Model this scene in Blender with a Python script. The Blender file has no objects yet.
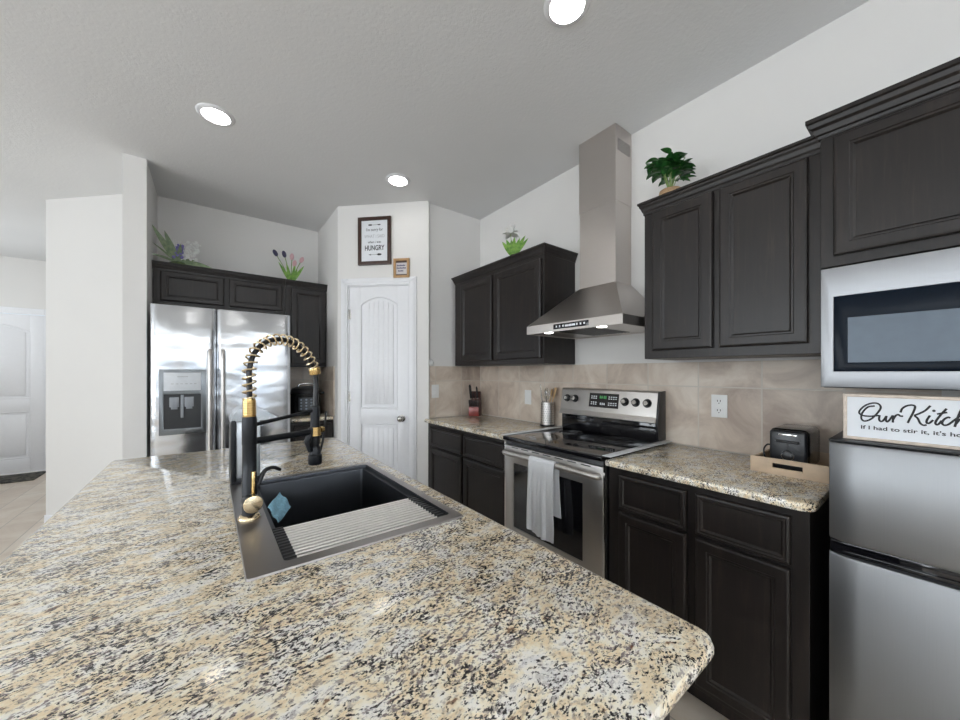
import bpy, bmesh, math, random
from mathutils import Vector, Matrix
R = math.radians
PI = math.pi
random.seed(7)
scene = bpy.context.scene
C = scene.collection

# ------------------------------------------------------------------ camera
YAW = 37.45
cam_d = bpy.data.cameras.new('camera')
cam_d.sensor_width = 36.0
cam_d.lens = 353.5 / 960 * 36
cam_d.shift_y = 12.5 / 960
cam_d.clip_start = 0.02
cam = bpy.data.objects.new('camera', cam_d)
C.objects.link(cam)
cam.location = (0, 0, 1.316)
cam.rotation_euler = (R(90), 0, R(-YAW))
scene.camera = cam

# ------------------------------------------------------------------ exposure, world, light
scene.view_settings.view_transform = 'Standard'
scene.view_settings.look = 'None'
scene.view_settings.gamma = 1
scene.view_settings.use_curve_mapping = False
scene.view_settings.exposure = 0.44
w = bpy.data.worlds.new('world'); scene.world = w; w.use_nodes = True
w.node_tree.nodes['Background'].inputs[0].default_value = (0.75, 0.87, 1.0, 1)
w.node_tree.nodes['Background'].inputs[1].default_value = 1.0

def area(name, loc, rot, sx, sy, power, color, shape='RECTANGLE', spread=180):
    d = bpy.data.lights.new(name, 'AREA'); d.shape = shape
    d.size = sx; d.size_y = sy; d.energy = power; d.color = color; d.spread = R(spread)
    o = bpy.data.objects.new(name, d); C.objects.link(o)
    o.location = loc; o.rotation_euler = rot
    return o
# daylight through the windows of the open living area (behind and left of the camera)
DAY = (0.90, 0.96, 1.0)
area('window_light', (-2.6, -3.42, 1.55), (R(104), 0, PI), 2.3, 1.7, 165, DAY)
area('window_light', (0.7, -3.42, 1.55), (R(104), 0, PI), 2.3, 1.7, 185, DAY)
area('window_light', (-4.42, -1.4, 1.55), (R(104), 0, R(-90)), 2.3, 1.7, 50, DAY)
area('window_light', (-4.42, 1.8, 1.55), (R(104), 0, R(-90)), 2.3, 1.7, 50, DAY)
area('window_light', (-3.05, 5.9, 2.1), (R(90), 0, R(-90)), 1.0, 0.8, 14, DAY)
WARM = (1.0, 0.93, 0.84)
LAMPS = [(0.031, 2.553), (1.16, 2.558), (1.151, 0.923), (0.03, 0.923)]
CEIL = 2.806

# ------------------------------------------------------------------ mesh helpers
class MB:
    def __init__(s): s.bm = bmesh.new()
    def box(s, x0, x1, y0, y1, z0, z1, bev=0.0, seg=2, mat=None):
        t = bmesh.new()
        bmesh.ops.create_cube(t, size=1)
        for v in t.verts:
            v.co = Vector(((x0+x1)/2 + v.co.x*(x1-x0), (y0+y1)/2 + v.co.y*(y1-y0), (z0+z1)/2 + v.co.z*(z1-z0)))
        if bev > 0:
            bmesh.ops.bevel(t, geom=t.edges[:], offset=bev, segments=seg, affect='EDGES', profile=0.5)
        s.merge(t, mat); return s
    def merge(s, t, mat=None):
        if mat is not None: t.transform(mat)
        me = bpy.data.meshes.new('t'); t.to_mesh(me); t.free()
        s.bm.from_mesh(me); bpy.data.meshes.remove(me)
    def rings(s, rings, cap0=True, cap1=True, close=True, mat=None):
        t = bmesh.new()
        vs = [[t.verts.new(p) for p in r] for r in rings]
        n = len(vs[0])
        for a, b in zip(vs[:-1], vs[1:]):
            for i in range(n if close else n-1):
                j = (i+1) % n
                try: t.faces.new((a[i], a[j], b[j], b[i]))
                except ValueError: pass
        if cap0: t.faces.new(list(reversed(vs[0])))
        if cap1: t.faces.new(vs[-1])
        bmesh.ops.recalc_face_normals(t, faces=t.faces[:])
        s.merge(t, mat); return s
    def tube(s, pts, r, n=12, caps=True, flat=1.0):
        pts = [Vector(p) for p in pts]
        rs = r if isinstance(r, (list, tuple)) else [r]*len(pts)
        rings = []
        prev = None
        for i, p in enumerate(pts):
            if i == 0: d = pts[1]-pts[0]
            elif i == len(pts)-1: d = pts[-1]-pts[-2]
            else: d = (pts[i+1]-pts[i]).normalized() + (pts[i]-pts[i-1]).normalized()
            d.normalize()
            if prev is None:
                up = Vector((0, 0, 1)) if abs(d.z) < .9 else Vector((0, 1, 0))
                a = d.cross(up).normalized()
            else:
                a = (prev - d*prev.dot(d)).normalized()
            b = d.cross(a).normalized(); prev = a
            rings.append([p + (a*math.cos(2*PI*k/n) + b*math.sin(2*PI*k/n)*flat)*rs[i] for k in range(n)])
        return s.rings(rings, caps, caps)
    def cyl(s, p0, p1, r, n=24, bev=0.0, r1=None):
        p0 = Vector(p0); p1 = Vector(p1); r1 = r if r1 is None else r1
        if bev > 0:
            d = (p1-p0).normalized()
            return s.tube([p0, p0+d*bev*.3, p0+d*bev, p1-d*bev, p1-d*bev*.3, p1], [r-bev, r-bev*.3, r, r1, r1-bev*.3, r1-bev], n)
        return s.tube([p0, p1], [r, r1], n)
    def lathe(s, prof, c=(0, 0, 0), n=32, mat=None):
        rings = [[Vector((c[0]+r*math.cos(2*PI*k/n), c[1]+r*math.sin(2*PI*k/n), c[2]+z)) for k in range(n)] for r, z in prof]
        return s.rings(rings, prof[0][0] > 1e-6 or True, True, mat=mat)
    def prism(s, poly, z0, z1, bev=0, mat=None):
        t = bmesh.new()
        a = [t.verts.new((p[0], p[1], z0)) for p in poly]; b = [t.verts.new((p[0], p[1], z1)) for p in poly]
        n = len(a)
        t.faces.new(list(reversed(a))); t.faces.new(b)
        for i in range(n): t.faces.new((a[i], a[(i+1) % n], b[(i+1) % n], b[i]))
        bmesh.ops.recalc_face_normals(t, faces=t.faces[:])
        if bev: bmesh.ops.bevel(t, geom=t.edges[:], offset=bev, segments=2, affect='EDGES', profile=.5)
        s.merge(t, mat); return s
    def ball(s, c, r, sc=(1, 1, 1), mat=None, sub=2):
        t = bmesh.new(); bmesh.ops.create_icosphere(t, subdivisions=sub, radius=r)
        for v in t.verts: v.co = Vector((c[0]+v.co.x*sc[0], c[1]+v.co.y*sc[1], c[2]+v.co.z*sc[2]))
        s.merge(t, mat); return s
    def quad(s, *pts):
        vs = [s.bm.verts.new(p) for p in pts]; s.bm.faces.new(vs); return s
    def build(s, name, mat, parent=None, smooth=True, **kw):
        me = bpy.data.meshes.new(name); s.bm.to_mesh(me); s.bm.free()
        me.materials.append(mat)
        if smooth:
            me.polygons.foreach_set('use_smooth', [True]*len(me.polygons))
            me.set_sharp_from_angle(angle=R(38))
        o = bpy.data.objects.new(name, me); C.objects.link(o)
        if parent is not None: o.parent = parent
        tag(o, **kw)
        return o

def tag(o, label=None, cat=None, group=None, kind=None):
    if label: o['label'] = label
    if cat: o['category'] = cat
    if group: o['group'] = group
    if kind: o['kind'] = kind
    return o
def thing(name, label, cat, loc=(0, 0, 0), rz=0.0, group=None):
    o = bpy.data.objects.new(name, None); C.objects.link(o); o.empty_display_size = .05
    o.location = loc; o.rotation_euler = (0, 0, rz)
    return tag(o, label, cat, group)
def copy_thing(root, loc, label, rz=None):
    r = root.copy(); C.objects.link(r); r.location = loc; r['label'] = label
    if rz is not None: r.rotation_euler = (0, 0, rz)
    for ch in list(root.children):
        c = ch.copy(); C.objects.link(c); c.parent = r
        for g in list(ch.children):
            d = g.copy(); C.objects.link(d); d.parent = c
    return r
def struct(name, mb, mat, parent=None, smooth=False):
    o = mb.build(name, mat, parent, smooth)
    if parent is None: o['kind'] = 'structure'
    return o
def rrect(x0, x1, y0, y1, r, inset=0.0, n=6, radii=None):
    """rounded rectangle outline, counter clockwise from the (x1,y0) corner"""
    rad = radii or (r, r, r, r)       # (x1y0, x1y1, x0y1, x0y0)
    x0 += inset; x1 -= inset; y0 += inset; y1 -= inset
    out = []
    for (cx, cy, a0, k) in ((x1, y0, -90, 0), (x1, y1, 0, 1), (x0, y1, 90, 2), (x0, y0, 180, 3)):
        q = max(rad[k]-inset, .0008)
        sx = -1 if cx == x1 else 1; sy = 1 if cy == y0 else -1
        for i in range(n+1):
            a = R(a0 + 90*i/n)
            out.append((cx+sx*q+q*math.cos(a), cy+sy*q+q*math.sin(a)))
    return out
def smooth_pts(P, k=6):
    P = [Vector(p) for p in P]; out = []
    Q = [P[0]*2-P[1]] + P + [P[-1]*2-P[-2]]
    for i in range(1, len(Q)-2):
        a, b, c, d = Q[i-1], Q[i], Q[i+1], Q[i+2]
        for j in range(k):
            t = j/k
            out.append(.5*((2*b)+(c-a)*t+(2*a-5*b+4*c-d)*t*t+(3*b-a-3*c+d)*t**3))
    out.append(P[-1]); return out

# ------------------------------------------------------------------ materials
def newmat(name):
    m = bpy.data.materials.new(name); m.use_nodes = True
    nt = m.node_tree; return m, nt, nt.nodes['Principled BSDF']
def node(nt, t, **kw):
    n = nt.nodes.new(t)
    for k, v in kw.items():
        if k.startswith('i_'):
            key = k[2:]; key = int(key) if key.isdigit() else key
            n.inputs[key].default_value = v
        else: setattr(n, k, v)
    return n
def coords(nt, scale=(1, 1, 1), rot=(0, 0, 0), kind='Object'):
    tc = node(nt, 'ShaderNodeTexCoord'); mp = node(nt, 'ShaderNodeMapping')
    mp.inputs['Scale'].default_value = scale; mp.inputs['Rotation'].default_value = rot
    nt.links.new(tc.outputs[kind], mp.inputs[0]); return mp.outputs[0]
def ramp(nt, fac, stops, interp='LINEAR'):
    r = node(nt, 'ShaderNodeValToRGB'); r.color_ramp.interpolation = interp
    els = r.color_ramp.elements
    while len(els) < len(stops): els.new(.5)
    for e, (p, c) in zip(els, stops):
        e.position = p; e.color = (c[0], c[1], c[2], 1) if not isinstance(c, (int, float)) else (c, c, c, 1)
    nt.links.new(fac, r.inputs[0]); return r.outputs[0]
def noise(nt, vec, scale, detail=3, rough=.5, dist=0.0):
    n = node(nt, 'ShaderNodeTexNoise'); n.inputs['Scale'].default_value = scale
    n.inputs['Detail'].default_value = detail; n.inputs['Roughness'].default_value = rough
    n.inputs['Distortion'].default_value = dist
    if vec is not None: nt.links.new(vec, n.inputs['Vector'])
    return n.outputs[0]
def mix(nt, fac, a, b, mode='MIX'):
    m = node(nt, 'ShaderNodeMix', data_type='RGBA', blend_type=mode)
    for sock, v in ((m.inputs[0], fac), (m.inputs[6], a), (m.inputs[7], b)):
        if isinstance(v, (int, float)): sock.default_value = v
        elif isinstance(v, tuple): sock.default_value = (v[0], v[1], v[2], 1)
        else: nt.links.new(v, sock)
    return m.outputs[2]
def bump(nt, b, height, strength, dist=.01):
    n = node(nt, 'ShaderNodeBump'); n.inputs['Strength'].default_value = strength; n.inputs['Distance'].default_value = dist
    nt.links.new(height, n.inputs['Height']); nt.links.new(n.outputs[0], b.inputs['Normal'])
def simple(name, col, rough=.5, metal=0.0, spec=.5, coat=0.0, emit=None, estr=0.0, var=0.04, vscale=30):
    m, nt, b = newmat(name)
    b.inputs['Roughness'].default_value = rough; b.inputs['Metallic'].default_value = metal
    b.inputs['Specular IOR Level'].default_value = spec; b.inputs['Coat Weight'].default_value = coat
    v = coords(nt); n = noise(nt, v, vscale, 3)
    c0 = tuple(max(0, c*(1-var)) for c in col); c1 = tuple(min(1, c*(1+var)) for c in col)
    nt.links.new(ramp(nt, n, [(.3, c0), (.7, c1)]), b.inputs['Base Color'])
    if emit:
        b.inputs['Emission Color'].default_value = (*emit, 1); b.inputs['Emission Strength'].default_value = estr
    return m
def paint(name, col, bs=140, st=.12, rough=.85):
    m, nt, b = newmat(name); b.inputs['Roughness'].default_value = rough
    b.inputs['Specular IOR Level'].default_value = .25
    v = coords(nt); n = noise(nt, v, bs, 3, .55)
    c = noise(nt, v, 2.2, 2)
    nt.links.new(ramp(nt, c, [(.3, tuple(x*.98 for x in col)), (.7, col)]), b.inputs['Base Color'])
    bump(nt, b, n, st, .004); return m
WALL = paint('wall_paint', (.79, .772, .75))
CEILM = paint('ceiling_paint', (.80, .80, .80), 70, .32)
TRIM = simple('white_trim', (.84, .84, .86), .35, var=.01)
PLASTIC_W = simple('white_plastic', (.85, .85, .84), .3, var=.01)
BLACK = simple('black_plastic', (.012, .012, .014), .32)
BLACKGLOSS = simple('black_gloss', (.006, .006, .008), .06, coat=.5)
MATTEBLACK = simple('matte_black', (.012, .014, .018), .35, metal=.3)
GOLD = simple('brass', (.75, .52, .22), .22, metal=1.0)
COILGOLD = simple('pale_brass', (.80, .66, .44), .18, metal=1.0)
CHROME = simple('chrome', (.8, .8, .8), .12, metal=1.0)
NICKEL = simple('nickel', (.45, .43, .40), .25, metal=1.0)
INK = simple('ink', (.015, .015, .017), .6)
GREYINK = simple('grey_ink', (.45, .46, .47), .6)
ICON = simple('icon_white', (.8, .82, .85), .4)

def wood_dark():
    m, nt, b = newmat('espresso_wood')
    v = coords(nt, (1, 1, .07)); n = noise(nt, v, 55, 5, .6, .4)
    v2 = coords(nt); n2 = noise(nt, v2, 5, 2)
    c = ramp(nt, n, [(.25, (.006, .005, .005)), (.55, (.015, .0105, .009)), (.8, (.050, .033, .026))])
    c = mix(nt, .35, c, ramp(nt, n2, [(.3, (.007, .006, .006)), (.7, (.022, .017, .016))]))
    nt.links.new(c, b.inputs['Base Color'])
    nt.links.new(ramp(nt, n, [(.2, .33), (.8, .45)]), b.inputs['Roughness'])
    b.inputs['Specular IOR Level'].default_value = .45
    b.inputs['Coat Weight'].default_value = .05; b.inputs['Coat Roughness'].default_value = .25
    bump(nt, b, n, .06, .002); return m
WOOD = wood_dark()
def steel(name, col=(.62, .60, .58), rough=.24, axis='z', st=.008):
    m, nt, b = newmat(name); b.inputs['Metallic'].default_value = 1.0
    sc = {'z': (160, 160, 1.2), 'x': (1.2, 1.2, 220), 'y': (1, 1, 90)}[axis]
    v = coords(nt, sc); n = noise(nt, v, 6, 3, .6)
    nt.links.new(ramp(nt, n, [(.3, tuple(c*.97 for c in col)), (.7, tuple(min(1, c*1.03) for c in col))]), b.inputs['Base Color'])
    nt.links.new(ramp(nt, n, [(.3, rough*.95), (.7, rough*1.08)]), b.inputs['Roughness'])
    bump(nt, b, n, st, .001); return m
STEEL = steel('stainless_steel', (.60, .575, .55), .36)
STEEL_V = steel('stainless_brushed_upright', (.40, .41, .43), .46)
STEEL_M = steel('stainless_compact_fridge', (.30, .308, .32), .44)
def fridge_steel():
    m, nt, b = newmat('stainless_fridge'); b.inputs['Metallic'].default_value = 1.0
    b.inputs['Base Color'].default_value = (.66, .68, .71, 1); b.inputs['Roughness'].default_value = .20
    n = noise(nt, coords(nt, (1.0, 1, 2.2)), 2.2, 2); bump(nt, b, n, .5, .03); return m
STEEL_F = fridge_steel()
STEEL_H = steel('stainless_hood', (.60, .56, .53), .33, axis='x')
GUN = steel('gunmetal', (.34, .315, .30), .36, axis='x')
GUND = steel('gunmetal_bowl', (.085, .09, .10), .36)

def granite():
    m, nt, b = newmat('granite')
    v = coords(nt, (1.0, 1.0, 1.0), (0, 0, R(28)))
    tc = node(nt, 'ShaderNodeTexCoord')
    warp = node(nt, 'ShaderNodeTexNoise'); warp.inputs['Scale'].default_value = 9; warp.inputs['Detail'].default_value = 2
    nt.links.new(tc.outputs['Object'], warp.inputs['Vector'])
    sub = node(nt, 'ShaderNodeVectorMath', operation='SUBTRACT'); nt.links.new(warp.outputs['Color'], sub.inputs[0]); sub.inputs[1].default_value = (.5, .5, .5)
    sc = node(nt, 'ShaderNodeVectorMath', operation='SCALE'); nt.links.new(sub.outputs[0], sc.inputs[0]); sc.inputs['Scale'].default_value = .035
    add = node(nt, 'ShaderNodeVectorMath', operation='ADD'); nt.links.new(tc.outputs['Object'], add.inputs[0]); nt.links.new(sc.outputs[0], add.inputs[1])
    mp = node(nt, 'ShaderNodeMapping'); mp.inputs['Rotation'].default_value = (0, 0, R(-32)); mp.inputs['Scale'].default_value = (1.0, 1.6, 1.3)
    nt.links.new(add.outputs[0], mp.inputs[0]); V = mp.outputs[0]
    base = ramp(nt, noise(nt, V, 20, 4, .62), [(.30, (.78, .76, .74)), (.41, (.98, .93, .84)), (.49, (.97, .86, .62)), (.58, (.84, .60, .26)), (.68, (.98, .88, .66))])
    fine = ramp(nt, noise(nt, V, 120, 2, .5), [(.35, (.88, .85, .80)), (.6, (.97, .93, .86))])
    col = mix(nt, .35, base, fine)
    # grey-mauve clouds
    g = ramp(nt, noise(nt, V, 95, 4, .65), [(.52, 0.0), (.60, 1.0)])
    gm = mix(nt, 1.0, g, ramp(nt, noise(nt, V, 7, 2), [(.36, .35), (.58, 1.0)]), 'MULTIPLY')
    col = mix(nt, gm, col, (.26, .21, .20))
    # rust
    r_ = ramp(nt, noise(nt, V, 40, 4, .6), [(.64, 0.0), (.69, .85)])
    col = mix(nt, r_, col, (.16, .065, .035))
    # black flecks, clustered
    k = noise(nt, V, 150, 4, .64)
    cl = noise(nt, V, 14, 3, .6)
    sm = node(nt, 'ShaderNodeMath', operation='MULTIPLY_ADD'); nt.links.new(cl, sm.inputs[0]); sm.inputs[1].default_value = .36; nt.links.new(k, sm.inputs[2])
    kk = ramp(nt, sm.outputs[0], [(.722, 0.0), (.765, 1.0)])
    col = mix(nt, kk, col, (.030, .026, .028))
    nt.links.new(col, b.inputs['Base Color'])
    b.inputs['Roughness'].default_value = .15
    b.inputs['Specular IOR Level'].default_value = .55
    b.inputs['Coat Weight'].default_value = .15; b.inputs['Coat Roughness'].default_value = .06
    return m
GRANITE = granite()

def brick_tile(name, tw, th, off, c1, c2, c3, grout, plane, origin, rough, mortar=.004, vein=5.0, stagger=0.0):
    """tile pattern; plane 'yz','xz','xy','yx' picks which object axes run along and up"""
    m, nt, b = newmat(name)
    tc = node(nt, 'ShaderNodeTexCoord'); sp = node(nt, 'ShaderNodeSeparateXYZ'); nt.links.new(tc.outputs['Object'], sp.inputs[0])
    cb = node(nt, 'ShaderNodeCombineXYZ')
    ia, ib = 'xyz'.index(plane[0]), 'xyz'.index(plane[1])
    for k, i in ((0, ia), (1, ib)):
        ad = node(nt, 'ShaderNodeMath', operation='SUBTRACT'); nt.links.new(sp.outputs[i], ad.inputs[0]); ad.inputs[1].default_value = origin[k]
        nt.links.new(ad.outputs[0], cb.inputs[k])
    br = node(nt, 'ShaderNodeTexBrick'); br.offset = stagger; br.squash = 1.0
    br.inputs['Scale'].default_value = 1.0; br.inputs['Mortar Size'].default_value = mortar; br.inputs['Mortar Smooth'].default_value = .3
    br.inputs['Brick Width'].default_value = tw; br.inputs['Row Height'].default_value = th
    br.inputs['Color1'].default_value = (0.15, .15, .15, 1); br.inputs['Color2'].default_value = (.85, .85, .85, 1)
    nt.links.new(cb.outputs[0], br.inputs['Vector'])
    n = noise(nt, tc.outputs['Object'], vein, 6, .62, .8)
    f = mix(nt, .22, n, br.outputs['Color'])
    col = ramp(nt, f, [(.33, c1), (.5, c2), (.66, c3)])
    col = mix(nt, br.outputs['Fac'], col, grout)
    nt.links.new(col, b.inputs['Base Color'])
    b.inputs['Roughness'].default_value = rough
    inv = node(nt, 'ShaderNodeMath', operation='SUBTRACT'); inv.inputs[0].default_value = 1; nt.links.new(br.outputs['Fac'], inv.inputs[1])
    bump(nt, b, inv.outputs[0], .35, .002)
    return m
TC = ((.42, .33, .27), (.62, .52, .43), (.76, .68, .59))
TILE_R = brick_tile('travertine_tile', .275, .325, 0, *TC, (.62, .56, .49), 'yz', (.245-2.75, .915-3.25), .38, vein=4.5)
TILE_F = brick_tile('travertine_tile_back', .275, .325, 0, *TC, (.62, .56, .49), 'xz', (.22-2.75, .915-3.25), .38, vein=4.5)
FLOORM = brick_tile('floor_plank_tile', 1.2, .2, 0, (.52, .42, .33), (.64, .55, .45), (.72, .65, .56), (.42, .37, .31), 'yx', (-8, -8), .28, .004, 3.0, .33)
GLASSM, _nt, _b = newmat('window_glass')
_b.inputs['Transmission Weight'].default_value = 1; _b.inputs['Roughness'].default_value = 0; _b.inputs['IOR'].default_value = 1.1

# ------------------------------------------------------------------ room shell
T = .12
WX = 2.10; RY = 2.74; FY = 4.02
fl = struct('floor', MB().box(-4.7, 2.3, -3.7, 7.5, -.1, 0), FLOORM)
cl = struct('ceiling', MB().box(-4.7, 2.3, -3.7, 7.5, CEIL, CEIL+.1), CEILM)
struct('wall_right', MB().box(WX, WX+T, -3.6, RY+T, 0, CEIL), WALL)
struct('wall_pantry_return', MB().box(1.475, WX, RY, RY+T, 0, CEIL), WALL)
PD = .558                                    # the pantry wall runs diagonally from (1.475, 2.74)
PX, PY = 1.475-PD, RY+PD
# diagonal pantry wall with a door opening, local frame: x to the viewer's right, -y towards the room
pantry = thing('wall_pantry', None, None, (PX, PY, 0), R(-45)); pantry['kind'] = 'structure'
PLEN = PD*math.sqrt(2)
D0, D1, DH = PLEN-.680, PLEN-.130, 2.078      # slab edges along the wall, height
mb = MB().box(0, D0-.012, 0, .1, 0, CEIL).box(D1+.012, PLEN+.05, 0, .1, 0, CEIL).box(D0-.012, D1+.012, 0, .1, DH+.012, CEIL)
mb.build('plaster', WALL, pantry, smooth=False)
struct('wall_pantry_side', MB().box(PX, PX+T, PY, FY, 0, CEIL), WALL)
struct('wall_fridge', MB().box(-.347, PX+T, FY, FY+T, 0, CEIL), WALL)
struct('wall_stub', MB().box(-.467, -.347, 3.376, FY+.06, 0, CEIL), WALL)
# diagonal wall from the stub towards the entry
dg = MB().prism([(-.467, 4.047), (-.40, 4.14), (-1.02, 4.76), (-1.02, 7.3), (-1.119, 7.3), (-1.119, 4.699)], 0, CEIL)
struct('wall_diagonal', dg, WALL)
struct('wall_entry', MB().box(-4.6, -2.70, 7.3, 7.42, 0, CEIL).box(-2.70, -1.74, 7.3, 7.42, 2.09, CEIL).box(-1.74, -1.02, 7.3, 7.42, 0, CEIL), WALL)
ws = MB().box(-3.2, -3.1, 4.0, 5.4, 0, CEIL).box(-3.2, -3.1, 6.4, 7.3, 0, CEIL).box(-3.2, -3.1, 5.4, 6.4, 0, 1.7).box(-3.2, -3.1, 5.4, 6.4, 2.5, CEIL)
struct('wall_hall', ws, WALL)
struct('wall_living', MB().box(-4.5, -3.2, 4.0, 4.12, 0, CEIL), WALL)
def wall_with_openings(name, along, fixed, a0, a1, opens):
    mb = MB(); f0, f1 = fixed
    def bx(p, q, z0, z1):
        if along == 'x': mb.box(p, q, f0, f1, z0, z1)
        else: mb.box(f0, f1, p, q, z0, z1)
    cur = a0
    for (p, q, z0, z1) in opens:
        bx(cur, p, 0, CEIL); bx(p, q, 0, z0); bx(p, q, z1, CEIL); cur = q
    bx(cur, a1, 0, CEIL)
    return struct(name, mb, WALL)
wall_with_openings('wall_back', 'x', (-3.62, -3.5), -4.6, WX, [(-3.8, -1.4, .65, 2.45), (-.5, 1.9, .65, 2.45)])
wall_with_openings('wall_left', 'y', (-4.62, -4.5), -3.5, 4.1, [(-2.6, -.2, .65, 2.45), (.6, 3.0, .65, 2.45)])
def window(name, c, along, w_, h_, z0):
    o = thing(name, None, None, (c[0], c[1], z0)); o['kind'] = 'structure'
    fr = MB(); gl = MB(); t = .06
    def bx(m, a, b, z, zz, d=.04):
        if along == 'x': m.box(a, b, -d, d, z, zz)
        else: m.box(-d, d, a, b, z, zz)
    for (a, b, z, zz) in ((-w_/2, w_/2, 0, t), (-w_/2, w_/2, h_-t, h_), (-w_/2, -w_/2+t, t, h_-t), (w_/2-t, w_/2, t, h_-t), (-t/2, t/2, t, h_-t), (-w_/2+t, -t/2, h_/2-.02, h_/2+.02), (t/2, w_/2-t, h_/2-.02, h_/2+.02)):
        bx(fr, a, b, z, zz)
    bx(gl, -w_/2+t, w_/2-t, t, h_-t, .003)
    fr.build('window_frame', TRIM, o, smooth=False); gl.build('pane', GLASSM, o, smooth=False)
window('window_1', (-2.6, -3.56), 'x', 2.4, 1.8, .65)
window('window_2', (.7, -3.56), 'x', 2.4, 1.8, .65)
window('window_3', (-4.56, -1.4), 'y', 2.4, 1.8, .65)
window('window_4', (-4.56, 1.8), 'y', 2.4, 1.8, .65)
window('window_5', (-3.15, 5.9), 'y', 1.0, .8, 1.7)

# pantry door casing and slab
cas = MB()
cw = .062
for (a, b, z0, z1) in ((D0-.012-cw, D0-.012, 0, DH+.012+cw), (D1+.012, D1+.012+cw, 0, DH+.012+cw), (D0-.012, D1+.012, DH+.012, DH+.012+cw)):
    cas.box(a, b, -.014, .001, z0, z1, .004)
    if a == D0-.012-cw or a == D1+.012: cas.box(a+.018, b-.018, -.020, -.012, z0, z1-.018, .003)
    else: cas.box(a-cw+.018, b+cw-.018, -.020, -.012, z0+.018, z1-.018, .003)
cas.box(D0-.012, D0-.002, 0, .1, 0, DH+.012).box(D1+.002, D1+.012, 0, .1, 0, DH+.012).box(D0-.002, D1+.002, 0, .1, DH+.002, DH+.012)
cas.build('casing', TRIM, pantry)
def panel_door(name, W_, H_, parent, loc, rz, boards, arch=.07, knob_side=1, rails=(.0, .83, .99, 1.955), st=.105):
    """two-panel arch-top door; origin bottom left of the front face, front towards -y"""
    o = thing(name, None, None, loc, rz)
    if parent is not None: o.parent = parent
    else: o['kind'] = 'structure'
    s = MB(); z_b0, z_b1, z_t0, z_t1 = .20, rails[1], rails[2], rails[3]
    s.box(0, W_, .010, .040, .008, H_)                                       # core behind the panels
    xl, xr = st, W_-st
    s.box(0, st, 0, .012, .008, H_, .0015); s.box(xr, W_, 0, .012, .008, H_, .0015)
    s.box(st, xr, 0, .012, .008, z_b0, .0015); s.box(st, xr, 0, .012, z_b1, z_t0, .0015)
    n = 20; arc = []
    for i in range(n+1):
        t = i/n; arc.append((xl+(xr-xl)*t, z_t1-arch+arch*math.sin(PI*t)**.8))
    rot = Matrix.Rotation(R(90), 4, 'X')
    s.prism([(xl, H_)]+arc+[(xr, H_)], -.012, 0, mat=rot)
    def moulding(pts, r):
        s.tube(pts, r, 8)
    m1 = .013
    moulding([(a, .005, z) for a, z in arc], .008)
    for a, b in (((xl, z_t0), (xl, z_t1-arch)), ((xr, z_t0), (xr, z_t1-arch)), ((xl, z_t0), (xr, z_t0)), ((xl, z_b0), (xl, z_b1)), ((xr, z_b0), (xr, z_b1)), ((xl, z_b0), (xr, z_b0)), ((xl, z_b1), (xr, z_b1))):
        moulding([(a[0], .005, a[1]), (b[0], .005, b[1])], .008)
    # raised fields, beadboard strips with real grooves between them
    g = .036
    def top(x):
        t = min(1, max(0, (x-xl)/(xr-xl))); return z_t1-arch+arch*math.sin(PI*t)**.8-g*.9
    s.box(xl+g+.001, xr-g-.001, .0045, .011, z_b0+g, z_b1-g); s.box(xl+g+.001, xr-g-.001, .0045, .011, z_t0+g, z_t1-arch-g*.9)
    nb = boards; ww = (xr-xl-2*g)/nb
    for i in range(nb):
        a = xl+g+i*ww; b = a+ww; gp = .0011 if nb > 1 else 0
        poly = [(a+gp, z_t0+g), (b-gp, z_t0+g)] + [(b-gp-(ww-2*gp)*k/4, top(b-gp-(ww-2*gp)*k/4)) for k in range(5)]
        s.prism(poly, -.010, -.003, bev=.0015, mat=rot)
        s.box(a+gp, b-gp, .003, .010, z_b0+g, z_b1-g, .0015)
    s.build('door_slab', TRIM, o)
    return o
pd = panel_door('door_1', D1-D0, DH, pantry, (D0, .004, 0), 0, 6, rails=(0, .862, 1.00, 1.985))
kb = MB(); kx = D1-D0-.062
kb.cyl((kx, 0, .914), (kx, -.006, .914), .032, 24, .002).cyl((kx, -.004, .914), (kx, -.03, .914), .011)
kb.ball((kx, -.048, .914), .028, (1, .75, 1), sub=3)
kb.build('door_knob', NICKEL, pd)
for hz in (.24, 1.10, 1.835):
    MB().cyl((-.002, -.006, hz-.045), (-.002, -.006, hz+.045), .006, 12).box(-.012, .012, -.004, .003, hz-.042, hz+.042).build('hinge', NICKEL, pd)
# entry door
ed = panel_door('door_2', .93, 2.075, None, (-2.68, 7.31, 0), 0, 1, arch=.10, st=.13, rails=(0, .80, .98, 1.95))
e_c = MB().box(-2.77, -2.685, 7.28, 7.30, 0, 2.16, .004).box(-1.745, -1.66, 7.28, 7.30, 0, 2.16, .004).box(-2.685, -1.745, 7.28, 7.30, 2.08, 2.16, .004)
struct('trim_1', e_c, TRIM)
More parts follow.
